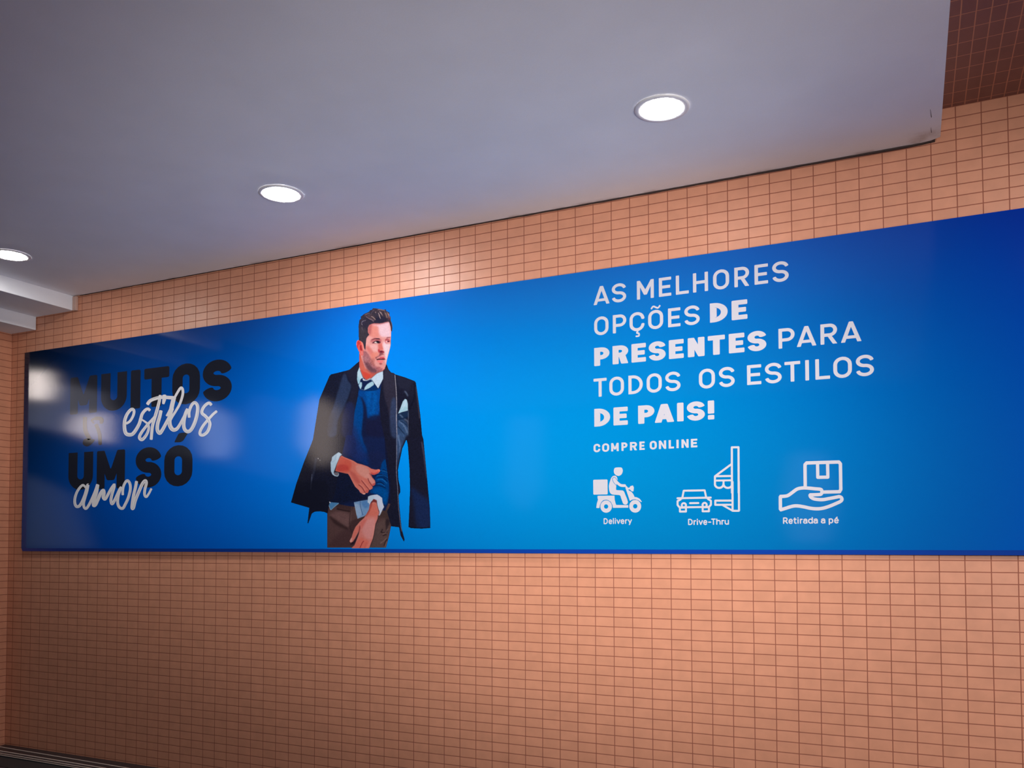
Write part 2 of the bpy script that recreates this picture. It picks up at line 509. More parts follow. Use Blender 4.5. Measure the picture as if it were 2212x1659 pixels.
class Painting:
    def __init__(self):
        self.rgb = np.zeros((PH * PS, PW * PS, 3), np.float32)
        self.lab = np.zeros((PH * PS, PW * PS), np.int8)
        self.cur = None                                   # current clip label

    def put(self, p, col, soft, alpha, label, clip):
        m = mask_poly(p)
        if m is None:
            return
        x0, y0, M = m
        hard = M > 0.5
        s = soft * PS
        if s > 0.3:
            e = int(math.ceil(2.6 * s)) + 1
            X0, Y0 = max(x0 - e, 0), max(y0 - e, 0)
            X1, Y1 = min(x0 + M.shape[1] + e, PW * PS), min(y0 + M.shape[0] + e, PH * PS)
            B = np.zeros((Y1 - Y0, X1 - X0), np.float32)
            B[y0 - Y0:y0 - Y0 + M.shape[0], x0 - X0:x0 - X0 + M.shape[1]] = M
            M = gblur(B, s)
        else:
            X0, Y0 = x0, y0
            X1, Y1 = x0 + M.shape[1], y0 + M.shape[0]
        if label:
            sub = self.lab[y0:y0 + hard.shape[0], x0:x0 + hard.shape[1]]
            sub[hard] = label
            R = self.rgb[Y0:Y1, X0:X1]
            R[...] = R * (1 - M[..., None]) + np.asarray(col, float) * M[..., None]
        if not label:
            if clip:
                M = M * np.isin(self.lab[Y0:Y1, X0:X1], clip)
            R = self.rgb[Y0:Y1, X0:X1]
            R[...] = R * (1 - alpha * M[..., None]) + np.asarray(col, float) * (alpha * M[..., None])

    def base(self, k, pts, col, label, smooth=0, soft=0.35):
        p = loc(k, pts)
        if smooth:
            p = smooth_pts(p)
        self.put(p, col, soft, 1, label, None)

    def s(self, k, pts, col, soft=1.0, alpha=1.0, clip=None, smooth=1):
        p = loc(k, pts)
        if smooth and len(p) > 2:
            p = smooth_pts(p)
        self.put(p, col, soft, alpha, 0, clip)

    def l(self, k, pts, w, col, soft=0.3, alpha=1.0, clip=None):
        """brush line: w = width (or start, middle, end) in artwork units"""
        c = loc(k, pts)
        if len(c) > 2:
            c = smooth_pts(c, False)
        t = np.gradient(c, axis=0)
        t /= np.maximum(np.linalg.norm(t, axis=1), 1e-6)[:, None]
        n = np.c_[-t[:, 1], t[:, 0]]
        w = np.interp(np.linspace(0, 1, len(c)), np.linspace(0, 1, len(np.atleast_1d(w))), np.atleast_1d(w)) if np.ndim(w) else np.full(len(c), w)
        self.put(np.r_[c + n * w[:, None] / 2, (c - n * w[:, None] / 2)[::-1]], col, soft, alpha, 0, clip)

HAIR, SKIN, SHIRT, TIE, SWEATER, JACKET, POCKET, TROUSERS, HAND, CUFF, HAND2, CUFF2, TAIL, TAIL2 = range(1, 15)
LABELS = {HAIR: 'printed_hair', SKIN: 'printed_face', SHIRT: 'printed_shirt_collar', TIE: 'printed_tie', SWEATER: 'printed_sweater',
          JACKET: 'printed_jacket', POCKET: 'printed_pocket_square', TROUSERS: 'printed_trousers', HAND: 'printed_hand', CUFF: 'printed_shirt_cuff', HAND2: 'printed_hand', CUFF2: 'printed_shirt_cuff',
          TAIL: 'printed_shirt_tail', TAIL2: 'printed_shirt_tail'}

def paint_man():
    P = Painting()
    J0 = (24, 27, 46)
    # ---- undercoat so that no board shows between neighbouring pieces
    P.base('P', [(775, 800), (835, 800), (842, 900), (852, 1000), (856, 1060), (846, 1110), (800, 1100), (735, 1080), (740, 900), (760, 830)], (22, 26, 52), JACKET)
    # ---- trousers
    P.base('P', [(707, 1090), (760, 1085), (845, 1088), (846, 1130), (840, 1160), (834, 1183), (707, 1183)], (84, 60, 60), TROUSERS)
    T = [TROUSERS]
    P.s('E', [(990, 760), (1200, 700), (1440, 760), (1450, 960), (1380, 1060), (1150, 900), (1000, 820)], (112, 82, 82), 2.5, .8, T)
    P.s('E', [(960, 900), (1150, 1030), (1420, 1180), (1350, 1400), (1000, 1450), (955, 1200)], (86, 62, 62), 3, .7, T)
    P.l('E', [(980, 800), (1150, 960), (1420, 1110)], (2, 9, 5), (52, 36, 38), 1.6, .8, T)
    P.l('E', [(1150, 630), (1300, 665), (1470, 690)], 3.5, (40, 28, 32), .9, .85, T)
    P.s('E', [(1180, 520), (1500, 500), (1500, 660), (1330, 640), (1150, 600)], (62, 44, 46), .8, .9, T)
    P.l('E', [(1550, 500), (1500, 640), (1460, 800), (1455, 1050), (1500, 1180)], 1.6, (44, 30, 33), .7, .8, T)
    P.l('E', [(1520, 500), (1475, 780), (1480, 1000)], 1.2, (124, 96, 94), .6, .6, T)
    P.s('E', [(1380, 1100), (1560, 1200), (1500, 1540), (1000, 1540), (1050, 1350)], (66, 44, 48), 3, .55, T)
    P.l('E', [(1000, 1515), (1200, 1525), (1500, 1520)], 2, (110, 70, 62), .8, .4, T)
    P.s('G', [(340, 860), (560, 800), (350, 1050), (250, 1200), (180, 1150), (180, 950)], (62, 42, 45), 1.5, .7, T)
    P.s('G', [(700, 1080), (1000, 850), (1100, 900), (1080, 1250), (1000, 1540), (620, 1540)], (92, 72, 70), 2, .8, T)
    P.s('G', [(820, 820), (970, 640), (1140, 700), (1130, 960), (1010, 1010), (980, 860)], (66, 50, 48), 1.5, .8, T)
    P.s('G', [(1000, 880), (1090, 900), (1040, 1080), (1030, 1180), (1000, 1100)], (44, 34, 40), 1.2, .8, T)
    for a in ([(890, 1170), (960, 1190), (1030, 1160)], [(890, 1180), (900, 1150), (930, 1100)], [(930, 1260), (990, 1230), (1020, 1240)],
              [(960, 1490), (990, 1400), (1030, 1330)]):
        P.l('G', a, 2.2, (40, 28, 32), .7, .85, T)
    for a in ([(930, 1215), (990, 1190), (1050, 1090)], [(870, 1430), (960, 1370), (1020, 1300)], [(980, 1520), (1010, 1430), (1030, 1380)]):
        P.l('G', a, 1.6, (150, 122, 116), .7, .6, T)
    P.l('G', [(640, 1500), (700, 1330), (730, 1200), (755, 1020), (830, 840)], 1.6, (48, 30, 36), .7, .8, T)
    P.s('G', [(390, 1140), (410, 1180), (340, 1330), (270, 1440), (180, 1460), (300, 1330)], (40, 26, 40), .8, .9, T)
    # ---- sweater and jacket body
    P.base('P', [(765, 800), (822, 800), (826, 880), (834, 1000), (842, 1060), (838, 1090), (832, 1103), (806, 1100), (752, 1093), (722, 1087),
                 (700, 1083), (690, 1060), (700, 1000), (735, 900), (755, 840)], (22, 34, 74), SWEATER)
    S = [SWEATER]
    P.s('B', [(850, 640), (1000, 640), (1260, 600), (1330, 620), (1320, 1000), (1240, 1260), (1050, 1240), (1010, 1000), (930, 800), (860, 780)], (8, 66, 138), 1.6, 1, S)
    P.s('B', [(1010, 660), (1200, 640), (1250, 800), (1200, 1150), (1080, 1150), (1030, 900)], (6, 84, 160), 2.2, .8, S)
    P.l('B', [(1150, 680), (1140, 850), (1110, 1100)], 3.5, (8, 52, 120), 1.6, .6, S)
    P.s('B', [(800, 800), (900, 800), (960, 1000), (940, 1300), (900, 1609), (740, 1609), (760, 1200)], (4, 66, 134), 1.4, 1, S)
    P.s('C', [(1370, 0), (1500, 0), (1490, 300), (1500, 600), (1560, 860), (1480, 900), (1370, 660), (1330, 400)], (2, 66, 136), 1.4, 1, S)
    P.s('D', [(900, 0), (1110, 0), (1200, 250), (1230, 420), (1150, 500), (980, 300), (900, 160)], (8, 56, 122), 1.8, .9, S)
    P.s('D', [(820, 380), (900, 420), (1050, 520), (1240, 560), (1250, 300), (1150, 240), (930, 250)], (16, 46, 104), 2, .8, S)
    P.s('B', [(900, 780), (980, 900), (1020, 1100), (1040, 1300), (1080, 1609), (920, 1609), (960, 1200), (940, 900)], (20, 28, 62), 1.5, .85, S)
    P.s('B', [(1050, 1250), (1330, 1200), (1500, 1609), (1050, 1609)], (26, 28, 58), 2, .8, S)
    P.s('M', [(520, 560), (640, 540), (700, 700), (740, 800), (680, 830), (600, 790), (520, 730)], (30, 44, 98), 4, .7, S)
    P.s('M', [(420, 830), (620, 960), (700, 1110), (740, 1110), (760, 1140), (640, 1170), (420, 1170)], (20, 26, 50), 3, .95, S)
    P.s('M', [(740, 780), (860, 760), (880, 900), (800, 900)], (26, 34, 72), 3, .8, S)
    # sleeve on the right with its folds
    P.s('D', [(1540, 700), (1600, 500), (1700, 420), (1790, 700), (1810, 1000), (1790, 1200), (1780, 1380), (1720, 1659), (1600, 1600), (1500, 1400),
              (1280, 1330), (1330, 1200), (1430, 1100), (1420, 900)], (4, 60, 124), 1, 1, S)
    P.s('D', [(1350, 1240), (1560, 1180), (1720, 1260), (1760, 1400), (1690, 1620), (1560, 1400), (1400, 1350)], (0, 78, 150), 1.6, .8, S)
    for a, w in (([(1400, 860), (1560, 830), (1700, 900), (1790, 970)], 3), ([(1440, 930), (1600, 900), (1750, 1020)], 2.4), ([(1430, 1060), (1560, 1040), (1660, 1120)], 2.6),
                 ([(1530, 770), (1650, 700), (1740, 780)], 2), ([(1370, 1160), (1500, 1130), (1700, 1200)], 2)):
        P.l('D', a, w, (8, 28, 70), .6, .8, S)
    for a, w in (([(1450, 870), (1550, 850), (1650, 860), (1780, 940)], 1), ([(1470, 975), (1600, 960), (1740, 1080)], 1.6), ([(1480, 1085), (1580, 1090), (1680, 1160)], 1.1),
                 ([(1560, 720), (1680, 740), (1790, 800)], 1.4)):
        P.l('D', a, w, (40, 128, 196), .5, .65, S)
    # ---- jacket: left half
    jl = [('B', 890, 0), ('B', 850, 15), ('B', 650, 190), ('B', 560, 215), ('B', 250, 290), ('B', 220, 320), ('B', 0, 830),
          ('P', 676, 950), ('P', 656, 1000), ('P', 640, 1045), ('E', 92, 485), ('E', 515, 610), ('E', 475, 960), ('E', 492, 972),
          ('E', 575, 740), ('E', 640, 700), ('E', 760, 690), ('E', 860, 705), ('E', 940, 740), ('P', 712, 1084), ('P', 722, 1075), ('P', 735, 1000),
          ('P', 748, 940), ('B', 700, 1609), ('B', 760, 1100), ('B', 820, 850), ('B', 850, 640), ('B', 830, 300), ('B', 870, 130)]
    pl = np.array([loc(k, [(x, y)])[0] for k, x, y in jl])
    P.base('P', pl, J0, JACKET)
    Jk = [JACKET]
    P.s('B', [(480, 380), (560, 270), (620, 430), (690, 560), (560, 950), (400, 1290), (360, 1609), (180, 1609), (210, 1250), (300, 1000), (380, 720)], (44, 58, 90), 1.2, .9, Jk)
    P.s('B', [(600, 200), (760, 80), (860, 100), (830, 300), (840, 620), (760, 1000), (640, 900), (700, 560), (620, 330)], (34, 34, 52), 1.2, .8, Jk)
    P.s('B', [(500, 1180), (620, 900), (760, 1000), (740, 1609), (500, 1609)], (34, 42, 84), 2.2, .8, Jk)
    P.s('B', [(230, 330), (480, 300), (440, 560), (330, 800), (200, 1100), (40, 1200), (20, 860)], (27, 30, 50), 1.6, .6, Jk)
    P.s('C', [(590, 0), (900, 100), (860, 500), (640, 1000), (400, 1659), (200, 1600), (430, 820)], (36, 33, 46), 3, .5, Jk)
    P.l('C', [(580, 1000), (540, 1250), (490, 1450), (480, 1659)], (5, 3, 1.6), (52, 58, 82), 1.2, .7, Jk)
    P.l('C', [(497, 1330), (490, 1450), (482, 1520), (470, 1650)], .9, (120, 130, 156), .35, .8, Jk)
    P.s('P', [(687, 989), (688.3, 991.5), (686.6, 991.5)], (225, 220, 225), .3, 1, Jk)
    P.s('P', [(690.5, 993), (692.5, 994), (691, 995.5)], (170, 165, 170), .3, 1, Jk)
    P.s('E', [(240, 20), (500, 0), (900, 0), (960, 460), (930, 700), (600, 680), (300, 540), (110, 470)], (23, 25, 40), 3, .8, Jk)
    P.l('E', [(500, 600), (520, 800), (490, 960)], 2.5, (16, 30, 62), .8, .6, Jk)
    # sweater hem between jacket and trousers stays sweater coloured
    # ---- jacket: right half with lapel, pocket side and hanging sleeve
    jr = [('F', 1310, 1170), ('B', 1500, 180), ('B', 1560, 250), ('B', 1620, 262), ('B', 1640, 285), ('B', 1880, 360), ('B', 2070, 435), ('B', 2095, 470),
          ('B', 2130, 700), ('B', 2190, 1150), ('B', 2230, 1609), ('I', 585, 60), ('I', 625, 480), ('I', 655, 800), ('I', 682, 1100), ('I', 690, 1385), ('I', 560, 1396),
          ('I', 400, 1388), ('I', 362, 1372), ('I', 375, 1100), ('I', 385, 800), ('I', 378, 500), ('I', 352, 150), ('I', 332, 62),
          ('I', 270, 200), ('I', 232, 380), ('I', 205, 520), ('I', 212, 660), ('I', 238, 780), ('I', 240, 850), ('I', 215, 900), ('I', 228, 1080), ('I', 245, 1250),
          ('I', 262, 1400), ('I', 305, 1560), ('I', 293, 1588), ('I', 245, 1500), ('I', 222, 1375), ('I', 105, 1360),
          ('P', 836, 1105), ('P', 843, 1090), ('P', 844, 1040), ('P', 838, 990), ('P', 832, 950), ('B', 1330, 1300), ('B', 1300, 900), ('B', 1330, 600), ('B', 1385, 380), ('B', 1380, 220), ('B', 1430, 130)]
    pr = np.array([loc(k, [(x, y)])[0] for k, x, y in jr])
    P.base('P', pr, (27, 28, 46), JACKET)
    P.s('B', [(1450, 130), (1560, 260), (1640, 300), (1680, 900), (1690, 1300), (1560, 1300), (1480, 1000), (1400, 700), (1390, 300)], (50, 46, 62), 1.4, .85, Jk)
    P.s('B', [(1580, 820), (1670, 900), (1690, 1609), (1560, 1609), (1530, 1200)], (52, 66, 100), 1.5, .8, Jk)
    P.s('B', [(1690, 300), (1880, 380), (2050, 450), (2060, 700), (1960, 800), (1900, 620), (1720, 560)], (36, 38, 56), 1.5, .8, Jk)
    P.s('B', [(1710, 1270), (1800, 1250), (1930, 1400), (1920, 1609), (1700, 1609)], (52, 78, 116), 1.8, .9, Jk)
    P.s('B', [(1700, 1150), (1930, 1080), (1930, 1220), (1720, 1280)], (26, 48, 80), 1, .8, Jk)
    for a, w in (([(1740, 1160), (1800, 1210), (1820, 1240)], 2.4), ([(1850, 650), (1890, 700), (1920, 760)], 2.6), ([(1730, 1300), (1850, 1420), (1900, 1560)], 2.2), ([(1840, 1260), (1900, 1290), (1930, 1340)], 2.5)):
        P.l('B', a, w, (140, 160, 190), 1.1, .6, Jk)
    for a in ([(1700, 1270), (1820, 1240), (1930, 1215)], [(1700, 1410), (1800, 1530), (1860, 1609)], [(1750, 1300), (1860, 1360), (1930, 1450)]):
        P.l('B', a, 1.6, (16, 28, 54), .7, .8, Jk)
    P.s('I', [(190, 0), (320, 0), (270, 160), (215, 350), (200, 500), (190, 300)], (58, 84, 124), 1.4, .8, Jk)
    P.l('I', [(205, 0), (235, 160), (225, 260)], (4, 2, 1), (128, 150, 186), 1, .6, Jk)
    P.s('B', [(1960, 560), (2070, 480), (2130, 800), (2190, 1300), (2210, 1609), (1950, 1609), (1940, 1000)], (27, 28, 44), 1, .8, Jk)
    P.l('B', [(2070, 480), (2060, 800), (1950, 1050)], 2, (14, 16, 30), .9, .8, Jk)
    P.l('B', [(2100, 560), (2130, 820), (2180, 1250)], 1.8, (88, 82, 96), .8, .7, Jk)
    P.l('I', [(560, 100), (600, 350), (630, 640)], (3, 2.5, 1), (92, 92, 116), .9, .6, Jk)
    P.s('I', [(400, 780), (560, 900), (670, 1000), (680, 1370), (500, 1380), (440, 1000)], (24, 44, 92), 3.5, .7, Jk)
    P.l('I', [(368, 1372), (520, 1386), (688, 1378)], 1.6, (12, 14, 30), .5, .9, Jk)
    P.l('I', [(350, 120), (378, 500), (385, 800), (372, 1100), (364, 1370)], 2, (14, 24, 54), .7, .7, Jk)
    P.l('I', [(640, 700), (672, 1000), (686, 1380)], 1.8, (16, 36, 84), .8, .7, Jk)
    P.l('B', [(1640, 300), (1665, 600), (1678, 900), (1672, 1250), (1685, 1609)], 1.1, (205, 196, 204), .3, .85, Jk)
    P.l('I', [(188, 0), (186, 300), (182, 560), (198, 760), (206, 930), (220, 1130), (240, 1300), (262, 1440)], (1.2, 1, .8), (150, 152, 176), .35, .85, Jk)
    P.l('B', [(1930, 1050), (1932, 1250), (1920, 1609)], .8, (150, 160, 186), .4, .6, Jk)
    P.s('P', [(846, 1110), (855, 1100), (862, 1130), (858, 1136), (848, 1136)], (24, 26, 44), 1, .8, Jk)
    # ---- pocket square
    P.base('B', [(1710, 1140), (1760, 1020), (1810, 880), (1860, 820), (1900, 840), (1920, 930), (1920, 1075), (1800, 1105)], (176, 208, 224), POCKET, 0)
    P.s('B', [(1740, 1120), (1800, 1000), (1900, 1000), (1900, 1060)], (150, 192, 206), 1, .7, [POCKET])
    P.l('B', [(1790, 1060), (1840, 980), (1880, 860)], 1.2, (214, 222, 238), .6, .7, [POCKET])
    # ---- neck
    P.base('P', [(776, 762), (800, 770), (832, 796), (827, 801), (820, 806), (797, 822), (792, 821), (780, 812), (776, 795)], (186, 84, 72), SKIN)
    N = [SKIN]
    P.s('F', [(340, 820), (420, 900), (480, 1180), (600, 1400), (700, 1500), (620, 1640), (440, 1600), (330, 1350)], (204, 104, 88), 1.2, .7, N)
    P.s('F', [(360, 1380), (480, 1460), (700, 1560), (640, 1690), (480, 1659)], (206, 66, 52), .9, .85, N)
    P.s('F', [(480, 1180), (560, 1290), (540, 1380), (470, 1280)], (214, 128, 112), .6, .7, N)
    # ---- collar and tie
    P.base('B', [(870, 130), (885, 190), (960, 380), (925, 375), (895, 400), (870, 480), (840, 500), (818, 400), (825, 240)], (176, 204, 218), SHIRT)
    P.base('B', [(1380, 210), (1250, 260), (1120, 375), (1130, 395), (1275, 598), (1385, 380)], (190, 208, 224), SHIRT)
    P.base('B', [(925, 375), (960, 380), (1020, 410), (1110, 370), (1190, 480), (1180, 520), (1080, 590), (975, 632), (885, 605), (850, 520), (880, 470)], (160, 196, 212), SHIRT)
    P.base('B', [(940, 365), (955, 420), (1020, 432), (1110, 395), (1152, 440), (1090, 468), (1035, 505), (985, 570), (972, 628), (900, 607), (926, 540), (926, 465), (882, 450), (892, 400)], (20, 34, 72), TIE)
    P.s('B', [(1000, 600), (1180, 510), (1275, 598), (1210, 640), (1000, 650)], (10, 46, 96), .4, 1, [JACKET, SWEATER])
    P.s('B', [(945, 380), (1000, 405), (1005, 425), (950, 420)], (206, 206, 216), .4, 1, [SHIRT, TIE])
    P.s('B', [(1030, 410), (1110, 372), (1115, 392), (1040, 425)], (204, 210, 220), .4, .9, [SHIRT, TIE])
    P.s('B', [(830, 330), (880, 420), (860, 490), (835, 480)], (132, 182, 200), 1, .7, [SHIRT])
    P.l('B', [(1130, 395), (1200, 500), (1275, 598)], .8, (10, 24, 52), .3, .8, [SHIRT, SWEATER, TIE])
    P.l('B', [(1380, 220), (1250, 268), (1120, 375), (1020, 412), (960, 375), (885, 200)], .9, (84, 40, 44), .35, .8, [SHIRT, SKIN])
    P.s('P', [(815.8, 831), (817, 831.5), (816.3, 832.6)], (120, 140, 160), .3, .8, [SHIRT])
    # ---- head: skin base
    P.base('P', [(786, 722), (790, 706), (798, 696), (812, 693), (830, 690), (840, 689), (844, 704), (845, 722), (844, 738), (843.6, 747), (840, 762), (836, 777), (833.5, 790),
                 (829, 798), (822, 801), (806, 804), (796, 800), (788, 792), (783, 780), (779, 766), (780, 750), (783, 735)], (214, 142, 136), SKIN, 1)
    F = [SKIN]
    P.s('H', [(900, 900), (1200, 850), (1450, 780), (1650, 740), (1740, 1100), (1760, 1400), (1600, 1400), (1350, 1400), (1180, 1200), (1100, 1000)], (226, 190, 200), 2, .9, F)
    P.s('H', [(780, 900), (960, 880), (1180, 950), (1200, 1200), (1180, 1400), (900, 1420), (760, 1280)], (216, 130, 118), 2, .9, F)
    P.s('H', [(740, 860), (900, 860), (880, 1050), (860, 1250), (780, 1330), (720, 1200)], (166, 84, 84), 1.6, .75, F)
    P.l('H', [(720, 860), (860, 810), (1000, 800), (1300, 800), (1650, 710)], 3, (140, 62, 72), 1.1, .7, F)
    P.s('F', [(500, 500), (560, 200), (700, 130), (800, 200), (700, 330), (650, 450)], (222, 158, 152), 1.4, .8, F)
    P.s('F', [(1200, 300), (1300, 400), (1450, 400), (1440, 560), (1330, 1000), (1290, 1180), (1250, 900), (1230, 700), (1180, 480)], (228, 198, 206), 1.6, .95, F)
    P.s('F', [(700, 430), (980, 430), (990, 620), (900, 800), (820, 700), (700, 560)], (226, 166, 162), 1.6, .9, F)
    P.s('F', [(540, 460), (700, 560), (820, 740), (860, 900), (760, 900), (640, 720), (540, 580)], (206, 108, 100), 2, .8, F)
    P.s('F', [(760, 760), (960, 700), (1000, 820), (880, 960), (780, 1000), (720, 900)], (220, 128, 112), 1.8, .85, F)
    # beard shadow on jaw
    P.s('F', [(440, 640), (560, 700), (680, 880), (760, 1020), (860, 1150), (960, 1270), (1150, 1330), (1160, 1400), (900, 1480), (740, 1470), (600, 1350), (480, 1170), (420, 950), (420, 760)], (150, 92, 98), 1.4, .9, F)
    P.s('F', [(480, 1060), (640, 1150), (760, 1270), (920, 1370), (960, 1440), (840, 1490), (680, 1440), (560, 1300)], (96, 60, 70), 1.8, .8, F)
    P.s('F', [(450, 900), (600, 900), (660, 1020), (560, 1060), (460, 1020)], (172, 118, 124), 1.2, .6, F)
    P.s('F', [(700, 960), (860, 950), (860, 1130), (900, 1240), (820, 1230), (720, 1100)], (178, 100, 92), 1.5, .7, F)
    P.s('F', [(860, 1080), (960, 1100), (1040, 1200), (1200, 1180), (1260, 1230), (1180, 1370), (1020, 1340), (900, 1250)], (216, 146, 140), 1.3, .85, F)
    P.s('F', [(900, 1280), (1000, 1250), (1150, 1310), (1150, 1390), (1000, 1390)], (172, 88, 92), 1.2, .6, F)
    # nose
    P.s('F', [(1000, 400), (1140, 380), (1170, 480), (1190, 600), (1100, 640), (1010, 620)], (208, 104, 94), 1.2, .85, F)
    P.l('F', [(1165, 400), (1190, 520), (1240, 640)], 2.4, (236, 196, 196), .8, .7, F)
    P.s('F', [(990, 600), (1060, 640), (1050, 740), (1000, 700)], (172, 40, 52), .7, .85, F)
    P.s('F', [(1050, 680), (1140, 650), (1220, 700), (1210, 730), (1120, 740), (1060, 730)], (120, 26, 44), .6, .9, F)
    P.s('F', [(1075, 665), (1115, 660), (1130, 720), (1090, 725)], (70, 28, 42), .6, .8, F)
    P.s('F', [(1060, 730), (1160, 740), (1200, 800), (1130, 810), (1060, 860), (980, 900), (900, 960), (910, 900), (1020, 840)], (122, 62, 70), .9, .85, F)
    P.s('F', [(1120, 860), (1220, 830), (1260, 900), (1180, 880)], (232, 150, 154), .7, .7, F)
    # mouth
    P.s('F', [(1040, 950), (1080, 890), (1140, 900), (1190, 890), (1260, 960), (1150, 960)], (208, 72, 84), .5, .9, F)
    P.s('F', [(930, 980), (1010, 955), (1100, 960), (1200, 955), (1270, 985), (1180, 1000), (1060, 1000), (950, 1010)], (60, 22, 36), .45, .95, F)
    P.s('F', [(950, 1030), (1040, 1010), (1170, 1010), (1190, 1050), (1130, 1120), (1040, 1110), (970, 1080)], (228, 118, 116), .6, .95, F)
    P.s('F', [(1030, 1130), (1100, 1120), (1150, 1140), (1120, 1180), (1050, 1175)], (150, 60, 62), .8, .8, F)
    P.l('F', [(930, 950), (900, 900)], 2, (110, 60, 64), .8, .5, F)
    # eyes and brows
    P.s('F', [(700, 330), (730, 240), (860, 190), (1040, 190), (1110, 240), (1110, 320), (1040, 330), (900, 270), (780, 320)], (172, 84, 90), 1.1, .75, F)
    P.l('F', [(740, 250), (860, 205), (960, 205), (1050, 215)], (1, 2, 2.2, 1.4), (84, 34, 44), .5, .85, F)
    P.l('F', [(920, 210), (1000, 205), (1050, 220)], 1.6, (40, 22, 34), .4, .8, F)
    P.s('F', [(760, 370), (830, 310), (920, 280), (1060, 300), (1090, 350), (1020, 390), (900, 385), (820, 380)], (92, 34, 48), .6, .9, F)
    P.s('F', [(840, 350), (900, 315), (980, 330), (970, 375), (900, 370)], (216, 206, 196), .4, .95, F)
    P.s('F', [(925, 305), (1000, 300), (1040, 340), (1000, 370), (940, 350)], (26, 20, 34), .4, 1, F)
    P.l('F', [(800, 360), (860, 310), (930, 285), (1030, 300)], 1, (40, 18, 30), .35, .9, F)
    P.l('F', [(830, 392), (920, 400), (1020, 395)], 1.2, (232, 160, 150), .5, .7, F)
    P.s('F', [(1260, 250), (1300, 215), (1400, 210), (1440, 250), (1430, 320), (1360, 330), (1290, 380), (1260, 320)], (190, 92, 98), .8, .8, F)
    P.l('F', [(1310, 185), (1370, 160), (1450, 155)], 1.5, (100, 36, 54), .5, .9, F)
    P.l('F', [(1260, 260), (1310, 225), (1390, 235)], 1.3, (132, 40, 58), .45, .85, F)
    P.s('F', [(1330, 290), (1380, 280), (1430, 290), (1410, 325), (1350, 325)], (84, 24, 46), .4, .95, F)
    P.s('F', [(1290, 300), (1335, 295), (1330, 340), (1300, 350)], (236, 200, 200), .4, .8, F)
    # ear
    P.base('P', [(773.6, 734.5), (778, 736), (784, 740), (785, 750), (785, 762), (784, 767), (780, 767.5), (776, 760), (771, 750), (769.6, 742), (771, 737)], (214, 92, 84), SKIN, 1)
    P.s('F', [(200, 300), (290, 300), (330, 380), (260, 500), (230, 600), (190, 480)], (196, 48, 48), .7, .85, F)
    P.s('F', [(290, 480), (360, 440), (390, 540), (400, 640), (330, 640), (290, 560)], (150, 34, 40), .6, .85, F)
    P.s('F', [(240, 480), (290, 420), (300, 520), (290, 640), (320, 690), (250, 660)], (230, 96, 84), .6, .8, F)
    P.s('F', [(330, 290), (420, 350), (430, 520), (440, 660), (390, 560), (380, 420)], (226, 134, 122), .7, .8, F)
    P.s('F', [(330, 680), (430, 680), (420, 800), (370, 820)], (214, 116, 112), .7, .8, F)
    P.l('F', [(180, 450), (185, 330), (240, 255), (330, 270)], 1, (236, 170, 176), .4, .8, F)
    P.l('F', [(190, 560), (270, 700), (340, 810)], .9, (232, 180, 186), .4, .7, F)
    # ---- hair
    P.base('H', [(320, 1560), (310, 1300), (300, 950), (330, 700), (350, 640), (430, 560), (380, 520), (560, 370), (700, 310), (820, 240), (800, 210), (900, 190), (960, 115), (1120, 130),
                 (1250, 150), (1400, 175), (1470, 190), (1510, 165), (1540, 190), (1520, 220), (1600, 270), (1690, 320), (1695, 450), (1740, 520), (1745, 680), (1800, 800), (1820, 950), (1800, 1160),
                 (1770, 1150), (1740, 950), (1690, 780), (1640, 715), (1500, 745), (1380, 780), (1240, 800), (1000, 790), (860, 830), (780, 870), (720, 1000), (720, 1200), (780, 1310), (700, 1400),
                 (650, 1480), (620, 1800), (605, 1990), (560, 1930), (520, 1750), (480, 1650), (400, 1590)], (50, 44, 56), HAIR)
    Hh = [HAIR]
    P.s('H', [(900, 200), (1300, 180), (1640, 330), (1700, 560), (1640, 690), (1400, 700), (1300, 400), (1000, 280)], (66, 52, 60), 1.2, .8, Hh)
    P.s('H', [(1000, 620), (1200, 500), (1400, 500), (1600, 600), (1500, 720), (1200, 780), (1000, 760)], (34, 32, 50), 1.2, .85, Hh)
    P.s('H', [(560, 420), (820, 380), (1000, 480), (1080, 620), (960, 700), (760, 560), (600, 500)], (74, 58, 62), 1.2, .8, Hh)
    P.s('H', [(350, 700), (540, 640), (760, 620), (900, 720), (860, 800), (700, 900), (640, 1100), (560, 1000)], (42, 38, 54), 1.2, .7, Hh)
    P.s('H', [(340, 1000), (560, 1000), (690, 1150), (640, 1500), (560, 1700), (350, 1500)], (58, 52, 60), 1.2, .8, Hh)
